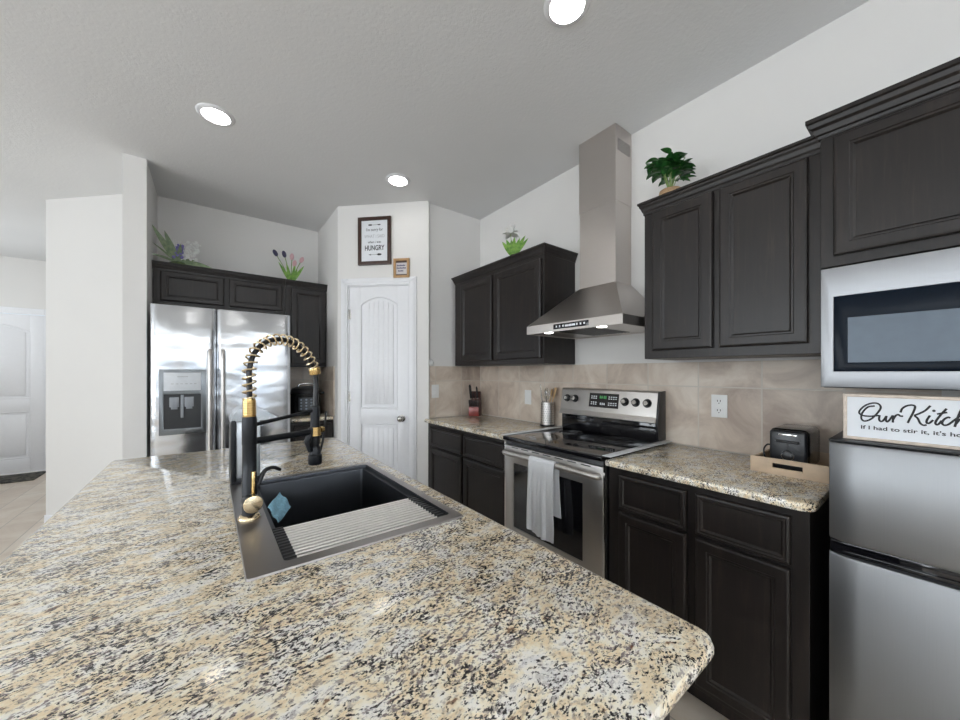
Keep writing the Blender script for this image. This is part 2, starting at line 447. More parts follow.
# baseboards
bb = MB().box(D1+.074, PLEN, -.012, 0, 0, .09, .003).box(0, D0-.074, -.012, 0, 0, .09, .003)
b_ = bb.build('baseboard_pantry', TRIM, None); b_.location = (PX, PY, 0); b_.rotation_euler = (0, 0, R(-45)); b_['kind'] = 'structure'
bd = MB().box(0, .93, -.012, 0, 0, .09, .003).build('baseboard_diagonal', TRIM); bd.location = (-1.119, 4.699, 0); bd.rotation_euler = (0, 0, R(-45)); bd['kind'] = 'structure'
struct('baseboard_entry', MB().box(-1.66, -1.12, 7.288, 7.3, 0, .09, .003).box(-3.1, -2.77, 7.288, 7.3, 0, .09, .003), TRIM)
struct('baseboard_stub', MB().box(-.479, -.335, 3.364, 3.376, 0, .09, .003).box(-.479, -.467, 3.376, 4.04, 0, .09, .003), TRIM)
struct('baseboard_hall', MB().box(-3.1, -3.088, 4.0, 7.288, 0, .09, .003), TRIM)

# tiled backsplashes
BT = 1.372
struct('trim_2', MB().box(2.088, 2.10, .0, RY, .915, BT), TILE_R)
struct('trim_3', MB().box(1.492, 2.088, RY-.012, RY, .915, BT), TILE_F)
struct('trim_4', MB().box(.56, PX-.012, FY-.012, FY, .915, BT), TILE_F)
struct('trim_5', MB().box(PX-.012, PX, 3.40, FY, .915, BT), TILE_R)

# ------------------------------------------------------------------ recessed lamps
LENS = simple('lamp_lens', (1, 1, 1), .5, emit=(1, .97, .92), estr=12.0)
def ceiling_lamp(loc, label):
    o = thing('recessed_light', label, 'ceiling light', loc, 0, 'recessed ceiling lights')
    MB().lathe([(.066, -.0005), (.070, -.010), (.082, -.008), (.092, -.003), (.094, 0)][::-1], n=40).build('trim_ring', TRIM, o)
    MB().lathe([(.064, -.0115), (.064, -.009), (.01, -.009)], n=32).build('lens', LENS, o)
    return o
lab = ['recessed ceiling light on the left, above the refrigerator side of the island',
       'recessed ceiling light in the middle, nearest the pantry corner',
       'recessed ceiling light cut off by the top edge of the photo']
l0 = ceiling_lamp((LAMPS[0][0], LAMPS[0][1], CEIL), lab[0])
for i in (1, 2): copy_thing(l0, (LAMPS[i][0], LAMPS[i][1], CEIL), lab[i])
copy_thing(l0, (LAMPS[3][0], LAMPS[3][1], CEIL), 'recessed ceiling light above the near end of the island')

# ------------------------------------------------------------------ cabinets
def shaker(mb_, pm, x0, x1, z0, z1, y, fw=.055, th=.02):
    """door/drawer front: frame (into mb_) and recessed panel (into pm); front plane at y (towards -y)"""
    b = .004
    def ring(ins, yy): return [Vector((x0+ins, yy, z0+ins)), Vector((x1-ins, yy, z0+ins)), Vector((x1-ins, yy, z1-ins)), Vector((x0+ins, yy, z1-ins))]
    mb_.rings([ring(0, y), ring(0, y-th+.007), ring(.003, y-th+.002), ring(.009, y-th), ring(fw-.012, y-th), ring(fw-.009, y-th+.003), ring(fw-.003, y-th+.003), ring(fw+.004, y-th+.010)], True, False)
    pm.rings([ring(fw, y-th+.0135), ring(fw, y-th+.0098), ring(fw+.006, y-th+.0095)], True, True)
def make_door(parent, name, x0, x1, z0, z1, y, fw=.055):
    m = MB(); p = MB(); shaker(m, p, x0, x1, z0, z1, y, fw)
    d = m.build(name, WOOD, parent, smooth=False); p.build('panel', WOOD, d, smooth=False); return d
def crown(parent, x0, x1, depth, z0, prof, left, right):
    """prof: list of (dz, projection); crown wraps front and the exposed ends"""
    rings = []
    for dz, p in prof:
        a = x0-(p if left else 0); b = x1+(p if right else 0)
        rings.append([Vector((a, -.001, z0+dz)), Vector((a, -depth-p, z0+dz)), Vector((b, -depth-p, z0+dz)), Vector((b, -.001, z0+dz))])
    return MB().rings(rings).build('crown_molding', WOOD, parent, smooth=False)
CP = [(0, 0.001), (0, .004), (.012, .005), (.018, .009), (.032, .014), (.040, .019), (.048, .020), (.052, .026), (.062, .026)]
# right-wall frame: viewer right = -Y ; origin at (WX, yleft)
def on_right_wall(name, label, yl, z): return thing(name, label, 'cabinet', (WX, yl, z), R(-90))

# upper cabinet left of the hood: y 2.66 -> 1.60
u1 = on_right_wall('wall_cabinet', 'dark espresso two-door wall cabinet left of the range hood, small white flower on top', 2.74, 1.375)
MB().box(.06, 1.13, -.33, -.001, 0, .735, .002).build('body', WOOD, u1, smooth=False)
make_door(u1, 'door', .165, .595, .038, .705, -.331)
make_door(u1, 'door', .630, 1.112, .038, .705, -.331)
crown(u1, .06, 1.13, .33, .733, CP, True, True)
# right of the hood
u2 = on_right_wall('wall_cabinet', 'dark espresso two-door wall cabinet between the range hood and the microwave', .925, 1.385)
MB().box(0, .659, -.33, -.001, 0, .745, .002).build('body', WOOD, u2, smooth=False)
make_door(u2, 'door', .046, .313, .040, .728, -.331)
make_door(u2, 'door', .338, .625, .040, .728, -.331, .05)
crown(u2, 0, .659, .33, .733, CP, True, False)
# over the microwave
u3 = on_right_wall('wall_cabinet', 'taller dark espresso cabinet mounted right above the microwave', .264, 1.688)
MB().box(0, .76, -.36, -.001, 0, .47, .002).build('body', WOOD, u3, smooth=False)
make_door(u3, 'door', .035, .366, .035, .450, -.361, .05)
make_door(u3, 'door', .39, .726, .035, .450, -.361, .05)
crown(u3, 0, .76, .36, .462, [(0, .001), (0, .004), (.010, .006), (.014, .012), (.030, .018), (.038, .026), (.052, .029), (.056, .035), (.070, .035)], True, True)
# base cabinets on the right wall
def base_cab(label, yl, width, cols, end_r=True, fd=.61):
    o = on_right_wall('base_cabinet', label, yl, 0)
    b = MB().box(0, width, -fd, -.001, .10, .884, .002); b.build('body', WOOD, o, smooth=False)
    MB().box(.0, width-.002, -fd+.075, -.02, 0, .10).build('toe_kick', WOOD, o, smooth=False)
    for (a, c) in cols:
        make_door(o, 'drawer', a, c, .70, .855, -fd-.001, .022)
        make_door(o, 'door', a, c, .125, .685, -fd-.001, .050)
    return o
base_cab('dark base cabinet with two drawers left of the range under the knife block', 2.725, 1.062, [(.085, .545), (.575, 1.035)], fd=.592)
base_cab('dark base cabinet with two drawers between the range and the small fridge', .948, .698, [(.055, .343), (.376, .655)])
# fridge wall cabinets: front faces -Y
u4 = thing('wall_cabinet', 'low dark two-door cabinet over the side-by-side refrigerator', 'cabinet', (-.345, FY, 1.835))
MB().box(0, .90, -.35, -.001, 0, .292, .002).build('body', WOOD, u4, smooth=False)
make_door(u4, 'door', .046, .444, .038, .270, -.351, .046)
make_door(u4, 'door', .478, .874, .038, .270, -.351, .046)
crown(u4, 0, .90, .35, .275, CP, True, False)
u5 = thing('wall_cabinet', 'narrow tall dark wall cabinet at the right of the refrigerator above the pressure cooker', 'cabinet', (.5565, FY, 1.372))
MB().box(0, .355, -.35, -.001, 0, .755, .002).build('body', WOOD, u5, smooth=False)
make_door(u5, 'door', .045, .345, .025, .733, -.351)
crown(u5, 0, .366, .35, .738, CP, False, False)
o = thing('base_cabinet', 'narrow dark base cabinet right of the refrigerator under the pressure cooker', 'cabinet', (.5565, FY, 0))
MB().box(0, .355, -.60, -.001, .10, .884, .002).build('body', WOOD, o, smooth=False)
MB().box(0, .354, -.53, -.02, 0, .10).build('toe_kick', WOOD, o, smooth=False)
make_door(o, 'drawer', .02, .335, .70, .855, -.601, .022)
make_door(o, 'door', .02, .335, .125, .685, -.601, .05)

# ------------------------------------------------------------------ counters
def slab(name, label, x0, x1, y0, y1, radii, z0=.884, z1=.915, hole=None, b=.010):
    ins = [(b, z0), (b*.3, z0+b*.3), (0, z0+b), (0, z1-b), (b*.3, z1-b*.3), (b, z1)]
    t = MB()
    rings = [[Vector((p[0], p[1], z)) for p in rrect(x0, x1, y0, y1, .02, i, 8, radii)] for i, z in ins]
    if hole is None:
        t.rings(rings)
    else:
        t.rings(rings, False, False)
        for z, idx in ((z0, 0), (z1, -1)):
            q = bmesh.new()
            va = [q.verts.new(p) for p in rings[idx]]
            hp = [Vector((hole[0], hole[2], z)), Vector((hole[1], hole[2], z)), Vector((hole[1], hole[3], z)), Vector((hole[0], hole[3], z))]
            vb = [q.verts.new(p) for p in hp]
            es = [q.edges.new((va[i], va[(i+1) % len(va)])) for i in range(len(va))] + [q.edges.new((vb[i], vb[(i+1) % 4])) for i in range(4)]
            bmesh.ops.triangle_fill(q, edges=es, use_beauty=True, normal=(0, 0, 1 if z == z1 else -1))
            t.merge(q)
        q = bmesh.new()
        h0 = [q.verts.new((x, y, z0)) for x, y in ((hole[0], hole[2]), (hole[1], hole[2]), (hole[1], hole[3]), (hole[0], hole[3]))]
        h1 = [q.verts.new((x, y, z1)) for x, y in ((hole[0], hole[2]), (hole[1], hole[2]), (hole[1], hole[3]), (hole[0], hole[3]))]
        for i in range(4): q.faces.new((h0[i], h1[i], h1[(i+1) % 4], h0[(i+1) % 4]))
        t.merge(q)
        bmesh.ops.remove_doubles(t.bm, verts=t.bm.verts[:], dist=.0003)
        bmesh.ops.recalc_face_normals(t.bm, faces=t.bm.faces[:])
    return t.build(name, GRANITE, None, True, label=label, cat='countertop')
slab('countertop', 'granite countertop left of the range holding the knife block', 1.480, 2.087, 1.662, RY-.013, (.004, .003, .003, .004))
slab('countertop', 'granite countertop right of the range with toaster and wooden tray', 1.450, 2.087, .232, .945, (.003, .003, .003, .045))
slab('countertop', 'small granite countertop right of the refrigerator under the pressure cooker', .56, PX-.013, 3.39, FY-.013, (.003, .003, .003, .004))
SX0, SX1, SY0, SY1 = .125, .537, .838, 1.515       # bowl opening
slab('island_countertop', 'large speckled granite island countertop with a sink set into it', -.355, .620, .205, 2.305, (.03, .02, .02, .03), hole=(.10, .548, .822, 1.528), b=.012)
isl = thing('kitchen_island', 'dark island cabinet base under the big granite top', 'kitchen island', (0, 0, 0))
b = MB().box(-.20, -.16, .26, 2.27, .1, .883).box(-.16, .575, .26, .30, .1, .883).box(-.16, .575, 2.23, 2.27, .1, .883).box(.555, .575, .30, 2.23, .1, .883).box(-.16, .555, .30, 2.23, .1, .13)
b.build('body', WOOD, isl, smooth=False)
MB().box(-.15, .50, .31, 2.2, 0, .099).build('toe_kick', WOOD, isl, smooth=False)
# doors along the aisle side (front towards +x)
iso = thing('t', None, None)   # helper frame removed below
bpy.data.objects.remove(iso)
def island_front(y0, y1, z0, z1, fw, nm):
    m = MB(); p = MB(); shaker(m, p, y0, y1, z0, z1, 0, fw)
    M = Matrix.Translation((.576, 0, 0)) @ Matrix.Rotation(R(90), 4, 'Z')
    m.bm.transform(M); p.bm.transform(M)
    d = m.build(nm, WOOD, isl, smooth=False); p.build('panel', WOOD, d, smooth=False)
for (a, c) in ((.30, .72), (.76, 1.16), (1.18, 1.58), (1.62, 2.20)):
    island_front(a, c, .70, .855, .022, 'drawer'); island_front(a, c, .125, .685, .05, 'door')

# ------------------------------------------------------------------ sink
sink = thing('kitchen_sink', 'dark gunmetal workstation sink set into the granite island', 'sink', (.31, 1.17, .915))
def L(p, c=(.31, 1.17, .915)): return Vector((p[0]-c[0], p[1]-c[1], p[2]-c[2]))
q = bmesh.new()
def loop(pts, z): 
    vs = [q.verts.new(L((x, y, z))) for x, y in pts]
    return vs, [q.edges.new((vs[i], vs[(i+1) % len(vs)])) for i in range(len(vs))]
zt = .9195
oo, e1 = loop(rrect(.055, .563, .805, 1.541, .008, .002), zt)
ii, e2 = loop(rrect(SX0, SX1, SY0, SY1, .012), zt)
bmesh.ops.triangle_fill(q, edges=e1+e2, use_beauty=True, normal=(0, 0, 1))
o2 = [q.verts.new(L((x, y, .9155))) for x, y in rrect(.055, .563, .805, 1.541, .008)]
for i in range(len(oo)): q.faces.new((o2[i], o2[(i+1) % len(oo)], oo[(i+1) % len(oo)], oo[i]))
fm = MB(); fm.merge(q)
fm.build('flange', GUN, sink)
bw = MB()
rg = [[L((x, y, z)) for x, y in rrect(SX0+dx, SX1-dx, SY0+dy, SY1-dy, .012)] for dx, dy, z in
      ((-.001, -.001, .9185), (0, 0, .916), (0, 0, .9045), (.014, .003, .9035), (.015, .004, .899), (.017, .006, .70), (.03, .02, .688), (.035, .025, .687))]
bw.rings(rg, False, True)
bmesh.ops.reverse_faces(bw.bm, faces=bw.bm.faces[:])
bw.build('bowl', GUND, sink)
MB().lathe([(.001, .0), (.055, .0), (.057, .002), (.05, .003), (.045, -.0)], (0, .1, .6875-.915), 24).build('drain', CHROME, sink)

# roll-up drying rack across the front of the bowl
rk = thing('drying_rack', 'roll-up drying rack of steel rods lying across the near end of the sink', 'dish rack', (.33, .945, .9045))
RODM = simple('rack_steel', (.95, .90, .87), .35, metal=.7)
ys = [.847+i*.0162 for i in range(13)]
for y in ys:
    MB().cyl((-.185, y-.945, .0045), (.185, y-.945, .0045), .0034, 10).build('rod', RODM, rk)
for x in (-.19, .19):
    m = MB().box(x-.0125, x+.0125, ys[0]-.945-.006, ys[-1]-.945+.006, .0005, .0085, .002)
    for y in ys: m.cyl((x-.0125, y-.945, .0055), (x+.0125, y-.945, .0055), .0052, 10)
    m.build('rubber_strip', BLACK, rk)

# blue cloth hanging over the left rim
BLUE = simple('blue_cloth', (.26, .50, .64), .95, var=.2, vscale=120)
A = [Vector(p) for p in ((.134, 1.19, .9225), (.176, 1.289, .926), (.206, 1.272, .880), (.147, 1.105, .8985))]
ct = Vector((.165, 1.21, .9045))
mb = MB(); NU, NV = 14, 10; top_, bot_ = [], []
nrm = (A[1]-A[0]).cross(A[3]-A[0]).normalized()
if nrm.z < 0: nrm = -nrm
for i in range(NU+1):
    for j in range(NV+1):
        u, v = i/NU, j/NV
        p = (A[0]*(1-u)+A[1]*u)*(1-v) + (A[3]*(1-u)+A[2]*u)*v
        p = p + nrm*(.004*math.sin(u*7+v*2) + .003*math.sin(v*9+u*3)+.006)
        top_.append(p-ct); bot_.append(p-nrm*.005-ct)
vt = [mb.bm.verts.new(p) for p in top_]; vb = [mb.bm.verts.new(p) for p in bot_]
ix = lambda i, j: i*(NV+1)+j
for i in range(NU):
    for j in range(NV):
        mb.bm.faces.new((vt[ix(i, j)], vt[ix(i+1, j)], vt[ix(i+1, j+1)], vt[ix(i, j+1)]))
        mb.bm.faces.new((vb[ix(i, j)], vb[ix(i, j+1)], vb[ix(i+1, j+1)], vb[ix(i+1, j)]))
edge = [ix(i, 0) for i in range(NU)]+[ix(NU, j) for j in range(NV)]+[ix(i, NV) for i in range(NU, 0, -1)]+[ix(0, j) for j in range(NV, 0, -1)]
for a, c in zip(edge, edge[1:]+edge[:1]): mb.bm.faces.new((vt[a], vb[a], vb[c], vt[c]))
bmesh.ops.recalc_face_normals(mb.bm, faces=mb.bm.faces[:])
cl_ = mb.build('dish_cloth', BLUE, None, label='small crumpled blue dish cloth draped over the left rim of the sink', cat='cloth')
cl_.location = ct

# ------------------------------------------------------------------ faucet (local x = direction of the spout)
FA = R(28)
fc = thing('kitchen_faucet', 'tall black and brass pull-down faucet with a coiled brass spring', 'faucet', (.087, 1.147, .9195), FA)
z0 = .9195
def Z(z): return z-z0
MB().lathe([(.027, 0), (.027, .004), (.023, .010), (.020, .012)], n=32).build('base_ring', COILGOLD, fc)
m = MB(); m.lathe([(.0178, .008), (.0178, Z(1.04)), (.0168, Z(1.042)), (.0168, Z(1.12)), (.0178, Z(1.122)), (.0178, Z(1.19)), (.0165, Z(1.196))], n=28)
m.build('column', MATTEBLACK, fc)
m = MB(); pr_ = [(.0150, Z(1.194))]
zz = 1.196
while zz < 1.240:
    pr_ += [(.0165, Z(zz)), (.0165, Z(zz+.0035)), (.0142, Z(zz+.0045)), (.0142, Z(zz+.006))]; zz += .0065
m.lathe(pr_+[(.013, Z(1.246))], n=28).build('spring_collar', GOLD, fc)
# arch path
arch = [(0, Z(1.240)), (0, Z(1.28)), (.000, Z(1.325)), (.014, Z(1.370)), (.046, Z(1.402)), (.092, Z(1.414)), (.140, Z(1.404)), (.176, Z(1.378)), (.200, Z(1.347)), (.210, Z(1.328))]
ap = smooth_pts([(x, 0, z) for x, z in arch], 12)
MB().tube(ap, .0068, 12).build('hose', BLACK, fc)
def coil(path, r, pitch, wr, name, mat):
    d = [0]
    for a, c in zip(path[:-1], path[1:]): d.append(d[-1]+(c-a).length)
    tot = d[-1]; turns = tot/pitch; N = int(turns*16); pts = []
    k = 0
    for i in range(N+1):
        s_ = tot*i/N
        while k < len(d)-2 and d[k+1] < s_: k += 1
        t = (s_-d[k])/max(1e-9, d[k+1]-d[k]); p = path[k].lerp(path[k+1], t)
        tg = (path[k+1]-path[k]).normalized(); nx = Vector((0, 1, 0)); ny = tg.cross(nx)
        a = 2*PI*turns*i/N
        pts.append(p+nx*math.cos(a)*r+ny*math.sin(a)*r)
    return MB().tube(pts, wr, 7).build(name, mat, fc)
coil(ap, .0150, .0190, .0027, 'spring', COILGOLD)
MB().cyl((.209, 0, Z(1.333)), (.214, 0, Z(1.310)), .0175, 24, .002).build('spring_end_cap', GOLD, fc)
hp = smooth_pts([(.213, 0, Z(1.316)), (.217, 0, Z(1.27)), (.213, 0, Z(1.205))], 6)
MB().tube(hp, .0085, 12).build('spray_hose', BLACK, fc)
HX = .213
m = MB().lathe([(.010, Z(1.208)), (.0135, Z(1.204)), (.0140, Z(1.15)), (.0140, Z(1.085)), (.0125, Z(1.078)), (.0165, Z(1.070)), (.0175, Z(1.050)), (.0210, Z(1.046)), (.0210, Z(1.020)), (.018, Z(1.016))][::-1], (HX, 0, 0), 28)
m.tube([(HX-.012, 0, Z(1.135)), (HX-.030, 0, Z(1.095)), (HX-.018, 0, Z(1.062))], [.010, .010, .008], 10)
m.build('spray_head', MATTEBLACK, fc)
MB().tube(smooth_pts([(HX+.02, 0, Z(1.055)), (HX+.034, 0, Z(1.10)), (HX+.045, 0, Z(1.185))], 5), .0035, 8).build('spray_trigger', BLACK, fc)
MB().cyl((.015, 0, Z(1.127)), (HX-.015, 0, Z(1.124)), .0092, 16).build('docking_arm', MATTEBLACK, fc)
MB().lathe([(.0145, Z(1.11)), (.018, Z(1.11)), (.018, Z(1.138)), (.0145, Z(1.138))], (HX, 0, 0), 28).cyl((HX+.019, 0, Z(1.126)), (HX+.031, 0, Z(1.126)), .010, 16).build('docking_ring', GOLD, fc)
MB().cyl((.015, 0, Z(1.172)), (HX-.012, 0, Z(1.192)), .0055, 12).build('support_rod', MATTEBLACK, fc)
# side valve pointing towards the camera, with two handles
va = R(-84)-FA; vx, vy = math.cos(va), math.sin(va)
VZ = Z(.969)
m = MB().cyl((0, 0, VZ), (vx*.040, vy*.040, VZ), .0205, 24, .002)
m.build('valve_body', MATTEBLACK, fc)
MB().cyl((vx*.040, vy*.040, VZ), (vx*.050, vy*.050, VZ), .0225, 28, .002).build('valve_cap', COILGOLD, fc)
MB().cyl((vx*.030+.004, vy*.030, VZ+.015), (vx*.030+.005, vy*.030, VZ+.082), .0045, 12, .001).build('handle', GOLD, fc, label='upright brass handle')
MB().tube(smooth_pts([(.012, -.02, Z(1.01)), (.026, -.022, Z(1.042)), (.050, -.024, Z(1.048)), (.072, -.026, Z(1.036))], 5), [.006]*5+[.0055]*5+[.005]*5+[.004], 10).build('handle', BLACK, fc, label='curved black lever')

# tall canister behind the faucet
cn = thing('countertop_canister', 'tall slim silver canister with black edge and domed lid behind the faucet', 'canister', (.105, 1.585, .915), 0)
MB().box(-.030, .045, -.06, .075, .018, .226, .006).build('body', simple('brushed_silver', (.62, .66, .70), .3, metal=.7), cn)
MB().box(-.045, -.029, -.068, .08, .012, .232, .004).box(-.045, .048, -.066, .08, 0, .022, .004).build('frame', MATTEBLACK, cn)
lidp = []
for i in range(13):
    t = i/12; x = -.046+.155*t; lidp.append((x, .232+.046*math.sin(PI*min(1, t*1.05)**.7)))
m = MB().prism([(-.046, .226)]+lidp+[(.109, .226)], -.082, .067, mat=Matrix.Rotation(R(90), 4, 'X')); m.build('lid', simple('silver_lid', (.72, .75, .78), .25, metal=.8), cn)

# ------------------------------------------------------------------ refrigerator (side by side)
rf = thing('refrigerator', 'stainless side-by-side refrigerator with ice and water dispenser', 'refrigerator', (.106, 3.62, 0))
FW = .424; FYF = 3.25-3.62; HT = 1.787
MB().box(-FW+.012, FW-.005, FYF+.075, .39, .02, HT-.012, .006).build('case', simple('fridge_grey', (.10, .11, .12), .4), rf)
def fridge_door(x0, x1, nm):
    n = 24; rows = []
    zs = [.06, .064, .072] + [.072+(HT-.144)*k/6 for k in range(1, 6)] + [HT-.012, HT-.004, HT]
    zi = [.010, .003, .0] + [0]*5 + [0, .003, .010]
    rings = []
    for z, ins in zip(zs, zi):
        r_ = []
        for i in range(n+1):
            t = i/n; x = x0+(x1-x0)*t
            e = min(t, 1-t)*(x1-x0); rnd = .016*(1-min(1, e/.022)**.5)if e < .022 else 0
            y = FYF - .010*math.sin(PI*t) + rnd*1.2 + ins
            r_.append(Vector((x, y, z)))
        r_ += [Vector((x1, FYF+.07, z)), Vector((x0, FYF+.07, z))]
        rings.append(r_)
    return MB().rings(rings).build(nm, STEEL_F, rf)
XS = .042-.106
# left door with a dispenser recess: separate pieces around the cavity are avoided by a bezel box standing proud
dl = fridge_door(-FW, XS-.003, 'door'); dr = fridge_door(XS+.003, FW, 'door')
def handle(x, par):
    m = MB().tube(smooth_pts([(x, FYF-.02, 1.478), (x, FYF-.052, 1.455), (x, FYF-.060, 1.30), (x, FYF-.060, .95), (x, FYF-.052, .66), (x, FYF-.02, .63)], 5), .0125, 14)
    m.build('handle', STEEL, par)
handle(.004-.106, dl); handle(.080-.106, dr)
dx0, dx1 = -.272-.106, -.016-.106
ds = MB()
yb = FYF-.012
DGREY = simple('dispenser_grey', (.22, .235, .25), .28, metal=.8)
# bezel as a frame with an open cavity in it
def frame(m, x0, x1, z0, z1, ix0, ix1, iz0, iz1, ya, yb_, b=.003):
    def q_(a, c, d, e, y): return [Vector((a, y, d)), Vector((c, y, d)), Vector((c, y, e)), Vector((a, y, e))]
    rs = [q_(x0, x1, z0, z1, yb_), q_(x0, x1, z0, z1, ya+b), q_(x0+b*.3, x1-b*.3, z0+b*.3, z1-b*.3, ya+b*.3), q_(x0+b, x1-b, z0+b, z1-b, ya),
          q_(ix0-b, ix1+b, iz0-b, iz1+b, ya), q_(ix0-b*.3, ix1+b*.3, iz0-b*.3, iz1+b*.3, ya+b*.3), q_(ix0, ix1, iz0, iz1, ya+b), q_(ix0, ix1, iz0, iz1, yb_)]
    m.rings(rs+[rs[0]], False, False)
px0, px1 = -.247-.106, -.047-.106
frame(ds, dx0, dx1, .885, 1.338, px0, px1, .925, 1.165, FYF-.026, FYF-.002)
d_ = ds.build('dispenser', DGREY, dl)
MB().box(px0, px1, FYF-.029, FYF-.024, 1.19, 1.315, .001).build('control_panel', simple('panel_silver', (.72, .75, .79), .35), d_)
for i, x in enumerate((-.055, -.03, -.005, .02, .045, .068)): MB().box((px0+px1)/2+x-.007, (px0+px1)/2+x+.007, FYF-.0300, FYF-.0288, 1.235, 1.239).build('panel_mark', GREYINK, d_, smooth=False)
for x in range(10): MB().box((px0+px1)/2-.028+x*.0058, (px0+px1)/2-.024+x*.0058, FYF-.0300, FYF-.0288, 1.284, 1.290).build('panel_mark', GREYINK, d_, smooth=False)
MB().box(px0, px1, FYF-.0120, FYF-.0102, .925, 1.165).build('recess', simple('recess_dark', (.035, .037, .04), .3), d_)
m = MB()
for x in (-.045, .035): m.box((px0+px1)/2+x-.026, (px0+px1)/2+x+.026, FYF-.024, FYF-.013, 1.075, 1.145, .004).box((px0+px1)/2+x-.018, (px0+px1)/2+x+.018, FYF-.022, FYF-.0125, 1.06, 1.085, .003)
m.box((px0+px1)/2-.012, (px0+px1)/2+.006, FYF-.022, FYF-.0125, 1.0, 1.16, .003)
m.build('paddle', simple('paddle_grey', (.30, .32, .35), .25), d_)
for x in (-.28, .28): MB().box(x-.03, x+.03, -.30, .3, 0, .022).build('foot', BLACK, rf)

# ------------------------------------------------------------------ range
rg_ = thing('range', 'stainless electric range with black glass cooktop under the hood', 'stove', (2.08, 1.657, 0), R(-90))
# local: x 0..0.736 (towards -Y), y negative towards the room
RW = .702
MB().box(0.004, RW-.004, -.60, -.012, .04, .898, .003).build('body', BLACK, rg_)
MB().box(.004, RW-.004, -.638, -.020, .900, .926, .006, 3).build('cooktop', BLACKGLOSS, rg_)
BR = simple('burner_grey', (.10, .10, .105), .25)
for (bx, by, r_) in ((.18, -.47, .105), (.52, -.47, .09), (.18, -.2, .075), (.52, -.2, .105)):
    m = MB(); n = 48
    for rr in (r_, r_*.62):
        a = [Vector((bx+rr*math.cos(2*PI*k/n), by+rr*math.sin(2*PI*k/n), .9266)) for k in range(n)]
        c_ = [Vector((bx+(rr-.003)*math.cos(2*PI*k/n), by+(rr-.003)*math.sin(2*PI*k/n), .9266)) for k in range(n)]
        m.rings([[p-Vector((0, 0, .0008)) for p in a], a, c_], False, False)
    m.build('burner', BR, rg_)
# backguard: black lower part, tilted stainless panel
MB().box(.012, RW-.014, -.085, -.006, .926, 1.06, .004).build('backguard_base', BLACKGLOSS, rg_)
prof = [(-.104, 1.028), (-.108, 1.034), (-.092, 1.062), (-.070, 1.200), (-.058, 1.208), (-.010, 1.208), (-.010, 1.03)]
M = Matrix(((0, 0, 1, 0), (1, 0, 0, 0), (0, 1, 0, 0), (0, 0, 0, 1)))
bg = MB().prism(prof, .004, RW-.018, bev=.0015, mat=M).build('backguard', STEEL, rg_)
MB().prism([(-.100, 1.026), (-.068, 1.206), (-.002, 1.210), (-.002, .93), (-.085, .93)], RW-.018, RW-.006, bev=.002, mat=M).build('end_cap', BLACK, rg_)
def gy(z): return -.092 + (z-1.062)*(.022/.138)
nrmv = Vector((0, -math.cos(math.atan(.022/.138)), math.sin(math.atan(.022/.138))))
kn = None
def knob(x, z, par):
    c = Vector((x, gy(z), z))
    k_ = MB().cyl(c, c+nrmv*.004, .0255, 28).cyl(c+nrmv*.003, c+nrmv*.024, .020, 28, .003, .018)
    o_ = k_.build('knob', BLACK, par)
    MB().cyl(c+nrmv*.0235, c+nrmv*.0252, .013, 20).build('knob_face', NICKEL, o_)
    return o_
for yk in (1.600, 1.532, 1.166, 1.098, 1.028): knob(1.657-yk, 1.138, bg)
dz0, dz1 = 1.092, 1.182; xa, xb = 1.657-1.418, 1.657-1.208
m = MB()
m.rings([[Vector((xa, gy(dz0)-o_, dz0)), Vector((xb, gy(dz0)-o_, dz0)), Vector((xb, gy(dz1)-o_, dz1)), Vector((xa, gy(dz1)-o_, dz1))] for o_ in (-.001, .002)])
dsp = m.build('display', BLACKGLOSS, bg, smooth=False)
m = MB()
def mark(m, x0, x1, z0_, z1_, off=.0028): MB().rings([[Vector((x0, gy(z0_)-o_, z0_)), Vector((x1, gy(z0_)-o_, z0_)), Vector((x1, gy(z1_)-o_, z1_)), Vector((x0, gy(z1_)-o_, z1_))] for o_ in (.0015, off)]).build('display_mark', ICON, dsp, smooth=False)
for r0 in (1.108, 1.120, 1.146, 1.158):
    for c0 in (.014, .030, .046): mark(m, xa+c0, xa+c0+.010, r0, r0+.006)
    for c0 in (.140, .156, .172, .188): mark(m, xa+c0, xa+c0+.010, r0, r0+.006)
for c0 in (.082, .095, .108): mark(m, xa+c0, xa+c0+.008, 1.108, 1.122)
CLK = simple('clock_green', (.05, .2, .06), .5, emit=(.2, .9, .3), estr=.12)
for c0 in (.078, .090, .106, .118):
    z0_, z1_ = 1.148, 1.166; x0, x1 = xa+c0, xa+c0+.007
    MB().rings([[Vector((x0, gy(z0_)-o_, z0_)), Vector((x1, gy(z0_)-o_, z0_)), Vector((x1, gy(z1_)-o_, z1_)), Vector((x0, gy(z1_)-o_, z1_))] for o_ in (.0015, .0028)]).build('clock_digit', CLK, dsp, smooth=False)
